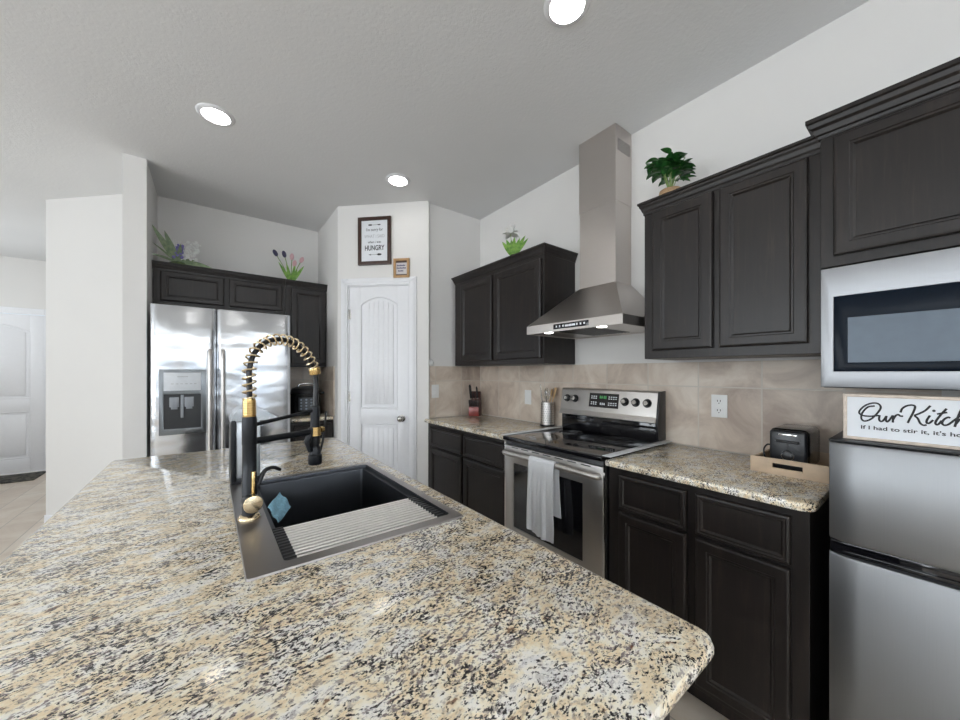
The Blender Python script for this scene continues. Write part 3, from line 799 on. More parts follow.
# oven door
od = MB()
ODY = -.622
frame(od, .01, RW-.006, .30, .872, .085, RW-.120, .385, .770, ODY, ODY+.04)
odo = od.build('oven_door', STEEL, rg_)
MB().box(.084, RW-.119, ODY+.004, ODY+.03, .384, .771).build('oven_window', BLACKGLOSS, odo)
m = MB().tube(smooth_pts([(.022, ODY, .826), (.030, ODY-.022, .828), (.10, ODY-.037, .832), (RW/2, ODY-.040, .836), (RW-.10, ODY-.037, .832), (RW-.034, ODY-.022, .828), (RW-.026, ODY, .826)], 6), .0155, 14)
m.build('oven_handle', STEEL, odo)
for i in range(7): MB().box(.07+i*.084, .07+i*.084+.055, ODY-.0008, ODY+.003, .861, .866).build('vent_slot', BLACK, odo)
MB().box(.01, RW-.006, ODY+.005, ODY+.04, .06, .29, .004).build('drawer', STEEL, rg_)
MB().box(.0, .0095, ODY+.004, -.60, .04, .899).build('side_trim', CHROME, rg_); MB().box(RW-.0055, RW+.001, ODY+.004, -.60, .04, .899).build('side_trim', CHROME, rg_)
for x in (.05, RW-.05):
    for y in (-.55, -.08): MB().cyl((x, y, 0), (x, y, .041), .02).build('foot', BLACK, rg_)
# gap covers
GAP = simple('gap_cover_white', (.72, .74, .76), .25)
def gap(y, label, dy):
    m = MB().box(-.30, .31, -.022, .022, 0, .0035, .0012); 
    o_ = m.build('gap_cover', GAP, None, label=label, cat='gap cover', group='silicone strips beside the range'); o_.location = (1.755, y, .9265)
gap(1.660, 'pale silicone strip bridging the gap at the left of the cooktop', 0)
gap(.941, 'pale silicone strip bridging the gap at the right of the cooktop', 0)

# towel over the oven handle
TW = simple('towel_white', (.80, .81, .83), .95, var=.03, vscale=200)
hx = 2.08+ODY-.040; hz = .836
path = []
for z in (.56, .66, .76, .815): path.append((hx+.0215, z))
for a in range(0, 181, 30): path.append((hx+.0185*math.cos(R(a)), hz+.0185*math.sin(R(a))))
for z in (.80, .74, .66, .58, .51, .455): path.append((hx-.0215, z))
mb = MB(); NY = 26; y0t, y1t = 1.205, 1.385
fr, bk = [], []
for i, (x, z) in enumerate(path):
    fi, bi = [], []
    dn = max(0, (hz-z))
    for j in range(NY+1):
        t = j/NY; y = y0t+(y1t-y0t)*t
        wob = (.010*math.sin(t*11+.5)+.006*math.sin(t*23+z*3))*min(1, dn*4)
        side = -1 if i >= 7 else .3
        zz_ = z - (.014*math.sin(t*PI*1.1+.4) if i == len(path)-1 else 0) 
        xx = x + side*abs(wob)
        ysh = y + (.012*math.sin(z*9)*(1-t))*min(1, dn*3)
        fi.append(Vector((xx-(.0025 if i >= 7 else -.0025), ysh, zz_+(.0025 if 4 <= i <= 9 else 0)))); bi.append(Vector((xx, ysh, zz_)))
    fr.append(fi); bk.append(bi)
org = Vector((hx, (y0t+y1t)/2, .44))
def grid(m, rows, flip=False):
    vs = [[m.bm.verts.new(p-org) for p in r] for r in rows]
    for a, c in zip(vs[:-1], vs[1:]):
        for k in range(len(a)-1): m.bm.faces.new((a[k], a[k+1], c[k+1], c[k]))
    return vs
va_ = grid(mb, fr); vb_ = grid(mb, bk)
for a, c in ((va_, vb_),):
    for k in range(NY):
        for r_ in (0, -1): mb.bm.faces.new((a[r_][k], a[r_][k+1], c[r_][k+1], c[r_][k]))
    for r_ in range(len(a)-1):
        for k in (0, -1): mb.bm.faces.new((a[r_][k], a[r_+1][k], c[r_+1][k], c[r_][k]))
bmesh.ops.recalc_face_normals(mb.bm, faces=mb.bm.faces[:])
tw = mb.build('dish_towel', TW, None, label='white dish towel hanging over the oven door handle', cat='towel'); tw.location = org
# second fold of the towel, a narrower layer on the right side
# ------------------------------------------------------------------ range hood
hd = thing('range_hood', 'stainless chimney range hood above the electric range', 'range hood', (WX, 1.60, 1.555), R(-90))
HW = .655; HD = .50
m = MB()
def rr(x0, x1, y, z): return [Vector((x0, -.001, z)), Vector((x0, y, z)), Vector((x1, y, z)), Vector((x1, -.001, z))]
c0, c1, cy = .157, .420, -.178
m.rings([rr(0, HW, -HD, 0), rr(0, HW, -HD, .050), rr(.004, HW-.004, -HD+.004, .054), rr(c0, c1, cy, .305)], False, True)
m.box(.012, HW-.012, -HD+.012, -.012, .006, .010)
cano = m.build('canopy', STEEL_H, hd, smooth=False)
MB().box(c0+.003, c1-.003, cy+.003, -.001, .300, .80).build('lower_chimney', STEEL_H, hd, smooth=False)
ch = MB().box(c0, c1, cy, -.001, .795, CEIL-1.555-.001, .001).build('upper_chimney', STEEL_H, hd, smooth=False)
m = MB()
for r_ in range(6):
    for k in range(4):
        y = -.160+k*.036+(.008 if r_ % 2 else 0)
        m.box(c1-.0002, c1+.0008, y, y+.026, 1.10+r_*.0125, 1.106+r_*.0125)
m.build('vent_slot', BLACK, ch, smooth=False)
cp = MB().box(.218, .460, -HD-.002, -HD+.002, .012, .042, .001).build('control_panel', BLACKGLOSS, hd)
m = MB()
for k in range(9):
    if k in (3, 4, 5): m.box(.232+k*.024, .254+k*.024, -HD-.0026, -HD-.0016, .021, .032)
    else: m.box(.237+k*.024, .247+k*.024, -HD-.0026, -HD-.0016, .022, .033)
m.build('control_marks', ICON, cp, smooth=False)
HLM = simple('hood_lamp', (1, 1, 1), .4, emit=(1, .96, .9), estr=5)
for x in (.13, .50):
    MB().lathe([(.026, -.002), (.026, .004), (.01, .005)], (x, -HD+.06, .004), 24).build('hood_lamp', HLM, hd)
m = MB()
for k in range(12):
    m.box(.20+k*.022, .212+k*.022, -HD+.05, -.08, .0035, .0065)
m.build('filter', simple('filter_dark', (.08, .08, .08), .4, metal=.8), hd)

# ------------------------------------------------------------------ microwave
mw = thing('microwave', 'stainless over-the-counter microwave mounted under the tall cabinet', 'microwave', (WX, .262, 1.262), R(-90))
MWD = .37
MB().box(.003, .757, -MWD+.03, -.001, .0, .421, .003).build('case', BLACK, mw)
m = MB(); frame(m, 0, .76, .003, .42, .033, .575, .058, .318, -MWD, -MWD+.032)
md = m.build('door', STEEL_V, mw)
gl = MB(); frame(gl, .0325, .576, .0575, .3185, .067, .535, .088, .242, -MWD+.001, -MWD+.02)
gl.build('door_glass', simple('dark_blue_glass', (.004, .009, .018), .25, spec=.12), md)
MESH = simple('oven_mesh', (.10, .125, .155), .35, metal=.3, var=.05)
MB().box(.067, .535, -MWD+.003, -MWD+.018, .088, .242).build('window_mesh', MESH, md)
MB().cyl((.60, -MWD-.03, .06), (.60, -MWD-.03, .36), .010, 14, .002).cyl((.60, -MWD-.03, .07), (.60, -MWD, .07), .007).cyl((.60, -MWD-.03, .35), (.60, -MWD, .35), .007).build('handle', STEEL, md)
MB().box(.63, .745, -MWD-.002, -MWD+.004, .05, .37, .001).build('keypad', BLACKGLOSS, mw)

# ------------------------------------------------------------------ small fridge
sf = thing('mini_refrigerator', 'brushed steel two-door compact fridge beside the right base cabinet', 'refrigerator', (WX-.03, .20, 0), R(-90))
SD = .645
MB().box(.004, .50, -SD+.06, 0, .015, 1.118, .004).build('case', BLACK, sf)
def bulge_door(z0_, z1_, nm):
    n = 16; rings = []
    for z, ins in ((z0_, .012), (z0_+.003, .004), (z0_+.012, 0), (z1_-.012, 0), (z1_-.003, .004), (z1_, .012)):
        r_ = []
        for i in range(n+1):
            t = i/n; x = .0+.504*t; e = min(t, 1-t)*.504
            rnd = .018*(1-(1-(1-min(1, e/.03))**2)**.5) if e < .03 else 0
            r_.append(Vector((x, -SD+rnd+ins-.004*math.sin(PI*t), z)))
        r_ += [Vector((.504, -SD+.055, z)), Vector((0, -SD+.055, z))]
        rings.append(r_)
    return MB().rings(rings).build(nm, STEEL_M, sf)
bulge_door(.832, 1.117, 'door', ); bulge_door(.06, .797, 'door')
MB().box(.002, .502, -SD+.010, -SD+.06, .797, .832, .003).box(.03, .45, -SD+.004, -SD+.03, .803, .811, .002).build('handle_recess', BLACKGLOSS, sf)
MB().box(.0, .504, -SD+.004, -.0, 1.1175, 1.124, .002).build('top_panel', BLACK, sf)
for x in (.05, .45):
    for y in (-SD+.10, -.06): MB().cyl((x, y, 0), (x, y, .016), .018).build('foot', BLACK, sf)

# ------------------------------------------------------------------ kitchen sign on the small fridge
sg = thing('kitchen_sign', 'long white framed sign lettered Our Kitchen standing on the compact fridge', 'sign', (1.482, .175, 1.1245), R(-90))
SW, SH = .46, .130
FRM = simple('whitewashed_wood', (.66, .57, .49), .7, var=.12, vscale=60)
m = MB(); frame(m, 0, SW, 0, SH, .008, SW-.008, .008, SH-.008, -.016, .004)
m.build('sign_frame', FRM, sg)
MB().box(.008, SW-.008, -.008, .002, .008, SH-.008).build('board', simple('sign_white', (.80, .83, .87), .6, var=.01), sg, smooth=False)
def text_mesh(s, size, name, mat, parent, loc, rot=(R(90), 0, 0), sx=1.0, align='LEFT', ext=.0004, bold=0.0):
    cu = bpy.data.curves.new(name, 'FONT'); cu.body = s; cu.size = size; cu.align_x = align; cu.extrude = ext; cu.offset = bold
    t = bpy.data.objects.new(name, cu); C.objects.link(t)
    bpy.context.view_layer.update()
    dg = bpy.context.evaluated_depsgraph_get()
    me = bpy.data.meshes.new_from_object(t.evaluated_get(dg)); bpy.data.objects.remove(t); bpy.data.curves.remove(cu)
    me.materials.clear(); me.materials.append(mat)
    me.transform(Matrix.Translation(loc) @ Matrix.Rotation(rot[0], 4, 'X') @ Matrix.Diagonal((sx, 1, 1, 1)))
    o_ = bpy.data.objects.new(name, me); C.objects.link(o_); o_.parent = parent; return o_
# script strokes digitised in millimetres on the sign face (x from left, z from bottom)
STK = [[(61.8, 98.2), (49.0, 94.2), (38.6, 78.0), (36.0, 62.3), (41.7, 54.1), (54.1, 60.4), (65.5, 76.6), (72.8, 94.1), (68.0, 105.0), (55.4, 105.3), (41.2, 95.5), (32.0, 79.3), (37.3, 70.2), (51.6, 68.5), (65.5, 71.4), (70.8, 72.6)], [(70.8, 73.5), (69.8, 62.3), (72.3, 56.5), (77.2, 59.0), (83.4, 72.3)], [(83.4, 72.8), (82.2, 62.4), (84.1, 56.5), (88.0, 60.8), (94.6, 74.9)], [(94.6, 75.5), (95.0, 66), (94.6, 55.5)], [(95.6, 64.7), (99.5, 74.7), (104.2, 78.0), (107.5, 74.7), (112.6, 74.5)], [(107.9, 84.2), (111.4, 95.4), (119.5, 103.2), (128.6, 105.3), (132.7, 100.7), (129.1, 84.3), (124.1, 69.5), (120.4, 57.3)], [(157.7, 106.1), (149.7, 93.2), (139.8, 84.2), (131.3, 78.5)], [(131.3, 78.5), (137.2, 70.9), (140.9, 59.6), (146.0, 54.6), (151.7, 55.9)], [(156.9, 80.9), (151.9, 67.9), (152.1, 60.9), (156.2, 61.3), (162.0, 69.6)], [(182.9, 100.5), (174.2, 85.0), (166.3, 67.0), (166.3, 59.0), (170.1, 59.5), (175.5, 69.7)], [(168.0, 85.4), (175.3, 88.2), (183.8, 91.0)], [(188.3, 77.2), (185.0, 78.9), (178.8, 72.8), (175.9, 63.6), (178.8, 58.4), (185.0, 60.5), (191.7, 68.8)], [(191.7, 68.8), (204, 86), (212, 103), (208, 108), (201, 86), (195, 56)], [(196, 62), (203, 76), (208.5, 74), (207.5, 58), (212, 55), (219.7, 60)], [(219.7, 60), (229, 66), (231, 74), (225, 75), (221.7, 62), (227.7, 55), (239.7, 62)], [(239.7, 62), (243.7, 75), (241.7, 56)], [(242.7, 62), (250.7, 76), (256.7, 73), (255.7, 58), (261.7, 55), (275.7, 66)]]
m = MB()
for s_ in STK:
    pts = smooth_pts([(a*.001, -.0085, c*.001) for a, c in s_], 5)
    m.tube(pts, .0021, 8, flat=1.0)
for v in m.bm.verts: v.co.y = -.0085+(v.co.y+.0085)*.35
m.ball((.1631, -.0085, .0933), .0030, (1, .3, 1))
m.build('script_lettering', INK, sg)
text_mesh("If I had to stir it, it's homemade", .0145, 'lettering', INK, sg, (.0345, -.0084, .0318), sx=1.28, bold=.00022)

# ------------------------------------------------------------------ framed prints over the pantry door
def pantry_pt(s, d=0.0):        # s measured from the right end of the diagonal wall, d off the wall
    q_ = s/math.sqrt(2); return (1.475-q_-d/math.sqrt(2), RY+q_-d/math.sqrt(2))
p0 = pantry_pt(.588)
pf = thing('framed_print', 'tall dark-framed typographic print above the pantry door', 'picture', (p0[0], p0[1], 2.266), R(-45))
DKF = simple('walnut_frame', (.05, .022, .014), .35, var=.25, vscale=50)
PW, PH = .302, .420
m = MB(); frame(m, 0, PW, 0, PH, .030, PW-.030, .030, PH-.030, -.026, -.001); m.build('frame', DKF, pf)
MB().box(.028, PW-.028, -.014, -.002, .028, PH-.028).build('paper', simple('print_paper', (.78, .80, .83), .6, var=.01), pf, smooth=False)
cx = PW/2
text_mesh("I'm sorry for", .036, 'lettering', INK, pf, (cx, -.0146, .298), align='CENTER', sx=.85)
text_mesh("WHAT I SAID", .040, 'lettering', GREYINK, pf, (cx, -.0146, .238), align='CENTER', sx=.78)
text_mesh("when i was", .032, 'lettering', INK, pf, (cx, -.0146, .190), align='CENTER', sx=.85)
text_mesh("HUNGRY", .062, 'lettering', INK, pf, (cx, -.0146, .128), align='CENTER', sx=.70, bold=.0012)
m = MB()
m.box(cx-.05, cx+.05, -.0152, -.0138, .350, .3525); m.box(cx-.055, cx-.025, -.0152, -.0138, .345, .358, .0005); m.box(cx+.03, cx+.055, -.0152, -.0138, .347, .356, .0005)
m.box(cx-.05, cx+.05, -.0152, -.0138, .0885, .0905)
m.prism([(cx+.02, .090), (cx+.035, .099), (cx+.058, .0975), (cx+.066, .0895), (cx+.058, .0815), (cx+.035, .080)], .0138, .0152, mat=Matrix.Rotation(R(90), 4, 'X'))
m.prism([(cx-.056, .0895), (cx-.03, .096), (cx-.034, .0895), (cx-.03, .083)], .0138, .0152, mat=Matrix.Rotation(R(90), 4, 'X'))
m.build('arrow_ornament', INK, pf, smooth=False)
p1 = pantry_pt(.262)
pg = thing('framed_print', 'small square light-wood framed print beside the tall dark frame', 'picture', (p1[0], p1[1], 2.143), R(-45))
QW, QH = .142, .168
m = MB(); frame(m, 0, QW, 0, QH, .022, QW-.020, .020, QH-.020, -.022, -.001); m.build('frame', simple('light_wood_frame', (.46, .27, .12), .5, var=.15), pg)
m = MB().box(.020, QW-.018, -.010, -.002, .018, QH-.018); m.build('paper', simple('small_print_paper', (.62, .58, .58), .6), pg, smooth=False)
m = MB()
BAND = simple('band_brown', (.09, .05, .035), .6)
for z_a, z_b in ((QH-.036, QH-.020), (.020, .032)): MB().box(.022, QW-.020, -.0112, -.0098, z_a, z_b).build('dark_band', BAND, pg, smooth=False)
m = MB()
for z, n_, a in ((.102, 8, .030), (.080, 9, .028), (.055, 5, .042)):
    for k in range(n_): m.box(a+k*.0095, a+.007+k*.0095, -.0108, -.0096, z, z+(.010 if k % 3 else .013))
m.build('lettering', simple('print_ink_blue', (.05, .05, .14), .6), pg, smooth=False)

# ------------------------------------------------------------------ switches and outlets
def plate(name, label, loc, rz, kind_, w_=.072, h_=.117):
    o_ = thing(name, label, 'outlet' if kind_ == 'outlet' else 'switch', loc, rz)
    MB().box(-w_/2, w_/2, -.006, 0, -h_/2, h_/2, .002).build('cover_plate', PLASTIC_W, o_)
    if kind_ == 'outlet':
        for z in (-.024, .024):
            s_ = MB().box(-.017, .017, -.0078, -.005, z-.017, z+.017, .002).build('socket', PLASTIC_W, o_)
            MB().box(-.008, -.005, -.0082, -.0075, z-.002, z+.008).box(.005, .008, -.0082, -.0075, z-.002, z+.008).cyl((0, -.0082, z-.009), (0, -.0075, z-.009), .0025, 10).build('slot', INK, s_, smooth=False)
    else:
        MB().box(-.016, .016, -.0095, -.005, -.033, .033, .002).build('rocker', PLASTIC_W, o_)
plate('wall_outlet', 'white duplex outlet on the tile right of the range', (2.088, .696, 1.143), R(-90), 'outlet')
plate('wall_switch', 'white plate on the tile between knife block and utensil crock', (2.088, 2.072, 1.113), R(-90), 'switch')
plate('wall_switch', 'white switch plate on the tile beside the pantry door', (1.588, RY-.012, 1.15), 0, 'switch')
o = MB().lathe([(.03, 0), (.03, .012), (.024, .02), (.01, .024)], n=24).build('wall_bumper', PLASTIC_W, None, label='small round white knob on the wall corner above the tile beside the pantry', cat='wall bumper')
o.rotation_euler = (R(90), 0, 0); o.location = (1.546, RY-.0005, 1.402)

# ------------------------------------------------------------------ toaster in a wooden tray
LW = simple('light_wood', (.66, .50, .35), .55, var=.10, vscale=25)
ty0, ty1, tx0, tx1 = .245, .478, 1.765, 2.065
tr = thing('wooden_tray', 'light wooden tray with a slotted handle holding the toaster', 'tray', (tx0, ty1, .9155), R(-90))
TL, TD, THt = ty1-ty0, tx1-tx0, .062
m = MB().box(0, TL, 0, .002, .006, .0065)
m = MB(); xm = TL/2
def tray_end(m, y):
    a, c = xm-.045, xm+.045
    m.box(0, a, y, y+.010, 0, THt, .0015).box(c, TL, y, y+.010, 0, THt, .0015).box(a, c, y, y+.010, 0, .026).box(a, c, y, y+.010, .044, THt)
tray_end(m, 0); m.build('end_board', LW, tr)
m = MB(); tray_end(m, TD-.010); m.build('end_board', LW, tr)
for x in (0, TL-.010): MB().box(x, x+.010, .010, TD-.010, 0, .055, .0015).build('side_board', LW, tr)
MB().box(.010, TL-.010, .010, TD-.010, 0.0, .008).build('bottom_board', LW, tr)
to = thing('toaster', 'black two-slice toaster standing in the wooden tray', 'toaster', (1.835, .434, .9237), R(-90))
TBK = simple('toaster_black', (.016, .018, .022), .28)
tw_, td_, th_ = .124, .215, .166
m = MB()
q = bmesh.new(); bmesh.ops.create_cube(q, size=1)
for v in q.verts: v.co = Vector((tw_/2+v.co.x*tw_, td_/2+v.co.y*td_, th_/2+.004+v.co.z*(th_-.008)))
bmesh.ops.bevel(q, geom=q.edges[:], offset=.020, segments=4, affect='EDGES', profile=.5)
m.merge(q); m.build('body', simple('toaster_steel', (.10, .105, .11), .18, metal=.9), to)
MB().box(.004, tw_-.004, -.012, .012, .004, th_-.006, .010, 3).build('front_panel', TBK, to)
MB().box(.026, tw_-.026, -.026, -.010, .112, .122, .004).box(tw_/2-.003, tw_/2+.003, -.0135, -.011, .085, .111).build('lever', BLACK, to)
MB().cyl((tw_/2, -.010, .062), (tw_/2, -.022, .062), .017, 24, .002).build('dial', BLACK, to)
MB().tube([(tw_/2+.0195*math.cos(2*PI*k/24), -.0128, .062+.0195*math.sin(2*PI*k/24)) for k in range(25)], .0014, 6).build('dial_ring', CHROME, to)
MB().box(.034, tw_-.034, -.0135, -.0115, .140, .147, .001).build('name_strip', CHROME, to)
MB().box(.028, .046, .03, td_-.03, th_-.006, th_-.0025).box(tw_-.046, tw_-.028, .03, td_-.03, th_-.006, th_-.0025).build('bread_slot', INK, to)
MB().tube(smooth_pts([(.0, .02, .03), (-.014, .012, .035), (-.020, .015, .07), (-.012, .03, .09), (-.001, .05, .085)], 5), .003, 8).build('power_cord', BLACK, to)

# ------------------------------------------------------------------ knife block
kbk = thing('knife_block', 'dark red wooden knife block with black-handled knives', 'knife block', (1.928, 2.612, .9155), R(-54))
RED = simple('cherry_wood', (.24, .030, .022), .35, var=.2, vscale=35, coat=.3)
RED2 = simple('dark_cherry_wood', (.055, .016, .014), .4, var=.25, vscale=35, coat=.3)
bwid = .098
M2 = Matrix(((0, 0, 1, 0), (1, 0, 0, 0), (0, 1, 0, 0), (0, 0, 0, 1)))
MB().prism([(0, 0), (0, .085), (.018, .115), (.058, .226), (.074, .22), (.105, .0)], -bwid/2, bwid/2, bev=.002, mat=M2).build('block', RED2, kbk)
MB().box(-bwid/2+.001, bwid/2-.001, -.006, .0, .001, .082, .001).build('front_panel', RED, kbk)
knives = []
for k in range(6):
    x = -.042+k*.0168
    p = Vector((x, .006, .088)); d = Vector((0, -.10, .45)).normalized()
    knives.append((p, d, .062, .0062))
knives += [(Vector((-.034, .026, .160)), Vector((0, -.18, .6)).normalized(), .135, .012), (Vector((-.006, .030, .165)), Vector((0, -.18, .6)).normalized(), .05, .006), (Vector((.026, .030, .165)), Vector((0, -.15, .6)).normalized(), .11, .009)]
klab = ['steak knife'] * 6
for i, (p, d, ln, r_) in enumerate(knives):
    kt = thing('knife', 'black-handled knife slotted in the lower row of the red knife block' if i < 6 else ['largest black-handled knife at the upper left of the knife block', 'short black-handled knife in the middle of the knife block', 'tall black-handled knife at the upper right of the knife block'][i-6], 'knife', (0, 0, 0), 0, 'knives in the knife block')
    bpy.context.view_layer.update()
    wp = kbk.matrix_world @ p; kt.location = wp; kt.rotation_euler = kbk.rotation_euler
    MB().tube([Vector((0, 0, 0)), d*ln*.12, d*ln*.5, d*ln*.88, d*ln], [r_*.7, r_*.9, r_, r_*.95, r_*.55], 10, flat=.6).build('handle', BLACK, kt)
    MB().tube([-d*.012, d*.002], r_*.72, 10, flat=.6).build('bolster', CHROME, kt)

# ------------------------------------------------------------------ utensil crock
ck = thing('utensil_crock', 'perforated stainless utensil holder left of the range backguard', 'utensil holder', (2.020, 1.803, .9155))
CR = .050
MB().lathe([(.01, .0), (CR+.003, .0), (CR+.004, .012), (CR, .014), (CR, .178), (CR-.003, .180), (CR-.003, .02), (.01, .018)], n=32).build('cup', STEEL, ck)
MB().lathe([(CR+.0045, 0), (CR+.0055, .004), (CR+.0045, .013)], n=32).build('base_band', BLACK, ck)
m = MB()
for r_ in range(9):
    for k in range(20):
        a = 2*PI*k/20+(.157 if r_ % 2 else 0)
        c_ = Vector((CR*math.cos(a), CR*math.sin(a), .03+r_*.0165)); d = Vector((math.cos(a), math.sin(a), 0))
        m.tube([c_-d*.0005, c_+d*.0004], .0026, 6)
m.build('perforation', INK, ck, kind='stuff')
UW = simple('beech_wood', (.62, .42, .22), .6, var=.12)
def utensil(name, label, off, top, head, mat):
    c_ = Vector((2.020, 1.803, .9155+.024)); o_ = thing(name, label, 'utensil', tuple(c_), 0, 'utensils in the steel crock')
    p = Vector((off[0], off[1], 0)); q_ = Vector(top)
    MB().cyl(p, q_, .0042, 10).build('handle', mat, o_)
    d = (q_-p).normalized()
    if head == 'spoon':
        MB().ball((0, 0, 0), .03, (.62, .22, 1), Matrix.Translation(q_+d*.024) @ d.to_track_quat('Z', 'Y').to_matrix().to_4x4()).build('bowl', mat, o_)
    elif head == 'spatula':
        MB().box(-.022, .022, -.002, .002, 0, .075, .001, mat=Matrix.Translation(q_) @ d.to_track_quat('Z', 'Y').to_matrix().to_4x4()).build('blade', mat, o_)
    else:
        pts = []
        for k in range(4):
            a = PI*k/4
            lp = [q_ + d*(.045-.045*math.cos(t)) + (Vector((math.cos(a), math.sin(a), 0))*.022*math.sin(t)) for t in [2*PI*i/16 for i in range(17)]]
            pts.append(lp)
        m = MB()
        for lp in pts: m.tube(lp, .0013, 6)
        m.build('wires', mat, o_)
utensil('spatula', 'dark spatula leaning to the left in the steel crock', (-.016, .014, 0), (-.034, .030, .215), 'spatula', NICKEL)
utensil('serving_spoon', 'steel serving spoon leaning left in the steel crock', (.004, -.014, 0), (-.018, -.004, .195), 'spoon', CHROME)
utensil('whisk', 'small wire whisk upright in the middle of the crock', (.012, .02, 0), (0.020, .024, .17), 'whisk', CHROME)
utensil('wooden_spoon', 'pale wooden spoon leaning right in the steel crock', (.0, .012, 0), (.016, -.022, .205), 'spoon', UW)
utensil('wooden_spatula', 'pale wooden spatula at the right rim of the crock', (-.016, -.012, 0), (.026, -.036, .19), 'spatula', UW)

# ------------------------------------------------------------------ pressure cooker
pc = thing('pressure_cooker', 'round black electric pressure cooker on the counter right of the refrigerator', 'pressure cooker', (.735, 3.70, .9155))
MB().lathe([(.115, 0), (.128, .006), (.132, .03), (.132, .20), (.126, .208), (.1, .208)], n=40).build('body', simple('cooker_black', (.018, .019, .02), .22), pc)
MB().lathe([(.128, .205), (.137, .212), (.136, .228), (.12, .252), (.07, .268), (.02, .272)], n=40).build('lid', BLACK, pc)
MB().tube(smooth_pts([(-.07, -.02, .262), (-.062, -.02, .285), (0, -.02, .295), (.062, -.02, .285), (.07, -.02, .262)], 5), .009, 10).build('lid_handle', CHROME, pc)
m = MB()
for sx in (-1, 1): m.box(sx*.145-.015, sx*.145+.015, -.03, .03, .19, .215, .006)
m.build('side_handle', BLACK, pc)
aa = R(-100)
m = MB(); rings = []
for ang in range(-128, -71, 8):
    rings.append([Vector(((.133+e)*math.cos(R(ang)), (.133+e)*math.sin(R(ang)), z)) for e, z in ((0, .05), (.004, .055), (.004, .165), (0, .17))])
m.rings(rings).build('control_panel', simple('panel_steel', (.12, .13, .14), .3, metal=.5), pc)
m = MB()
for r_ in range(4):
    for k in range(3):
        a = R(-118+k*18); c_ = Vector((.1375*math.cos(a), .1375*math.sin(a), .065+r_*.028)); d = Vector((math.cos(a), math.sin(a), 0))
        m.tube([c_, c_+d*.0012], .009, 10)
m.build('button', simple('button_grey', (.42, .47, .55), .4), pc)

# ------------------------------------------------------------------ plants
def leaf(m, base, direction, length, width, bend=.4, up=Vector((0, 0, 1)), n=8, tip=1.6, fold=.25, face=None):
    d = Vector(direction).normalized(); base = Vector(base); rows = []
    side = d.cross(face if face is not None else up)
    if side.length < .05: side = Vector((1, 0, 0))
    side.normalize(); p = base.copy(); cur = d.copy()
    for i in range(n+1):
        t = i/n; w_ = width*.5*(math.sin(PI*min(1, t**.75*1.0))**.8 if t > 0 else .0) + width*.05*(1-t)
        nn = side.cross(cur).normalized()
        rows.append((p-side*w_+nn*w_*fold, p.copy(), p+side*w_+nn*w_*fold))
        cur = (cur - up*(bend/n)).normalized(); p = p+cur*(length/n)
    vs = []
    for r_ in rows: vs.append([m.bm.verts.new(q_) for q_ in r_])
    lo = [[m.bm.verts.new(q_-Vector((0, 0, .0008))) for q_ in r_] for r_ in rows]
    for a, c_ in zip(vs[:-1], vs[1:]):
        for k in range(2): m.bm.faces.new((a[k], a[k+1], c_[k+1], c_[k]))
    for a, c_ in zip(lo[:-1], lo[1:]):
        for k in range(2): m.bm.faces.new((c_[k], c_[k+1], a[k+1], a[k]))
def leafmat(name, c1, c2, rough=.4):
    m, nt, b_ = newmat(name); v = coords(nt); n_ = noise(nt, v, 40, 3)
    nt.links.new(ramp(nt, n_, [(.35, c1), (.65, c2)]), b_.inputs['Base Color']); b_.inputs['Roughness'].default_value = rough; return m
GREEN = leafmat('deep_green_leaf', (.010, .07, .018), (.05, .22, .045), .3)
LGREEN = leafmat('fresh_green_leaf', (.10, .26, .03), (.26, .46, .08))
SAGE = leafmat('sage_leaf', (.12, .18, .09), (.26, .33, .18))
PETALW = simple('white_petal', (.93, .93, .90), .6, var=.01); PURPLE = simple('purple_petal', (.22, .19, .48), .6, var=.3)
PLUM = simple('plum_petal', (.05, .045, .10), .6, var=.3); PINK = simple('pink_petal', (.72, .45, .48), .6); MOSS = leafmat('moss', (.02, .05, .015), (.08, .12, .03), .9)
STEM = leafmat('stem_green', (.14, .24, .06), (.26, .36, .12))

# lush green plant in a small basket
gp = thing('potted_plant', 'leafy green plant in a small basket on the cabinet right of the hood', 'plant', (1.86, .838, 2.180))
BSK, nt_, b_ = newmat('basket_weave')
v_ = coords(nt_, (1, 1, 1)); wv = node(nt_, 'ShaderNodeTexWave', wave_type='BANDS', bands_direction='Z'); wv.inputs['Scale'].default_value = 50; wv.inputs['Distortion'].default_value = 3; nt_.links.new(v_, wv.inputs['Vector'])
nt_.links.new(ramp(nt_, wv.outputs[0], [(.2, (.24, .12, .05)), (.8, (.62, .42, .24))]), b_.inputs['Base Color']); bump(nt_, b_, wv.outputs[0], .5, .003)
MB().lathe([(.035, 0), (.05, .01), (.056, .035), (.050, .058), (.044, .060), (.046, .04), (.01, .045)], n=28).build('basket', BSK, gp)
rnd = random.Random(3)
stm = MB(); lf = MB()
for k in range(15):
    a = 2*PI*k/15+rnd.uniform(-.3, .3); tilt = rnd.uniform(.05, .8); hgt = rnd.uniform(.12, .215)
    top = Vector((math.cos(a)*math.sin(tilt)*hgt*1.0, math.sin(a)*math.sin(tilt)*hgt, .05+math.cos(tilt)*hgt))
    stm.tube([Vector((0, 0, .04)), Vector((top.x*.4, top.y*.4, .04+(top.z-.04)*.6)), top], .002, 6)
    for q_ in range(7):
        b2 = a+rnd.uniform(-1.6, 1.6); el = rnd.uniform(0, 1.0)
        p = Vector((0, 0, .04)).lerp(top, rnd.uniform(.55, 1.0))
        leaf(lf, p, (math.cos(b2), math.sin(b2), el), rnd.uniform(.05, .08), rnd.uniform(.028, .040), rnd.uniform(.5, 1.2))
stm.build('stem', STEM, gp); lf.build('foliage', GREEN, gp, kind='stuff')

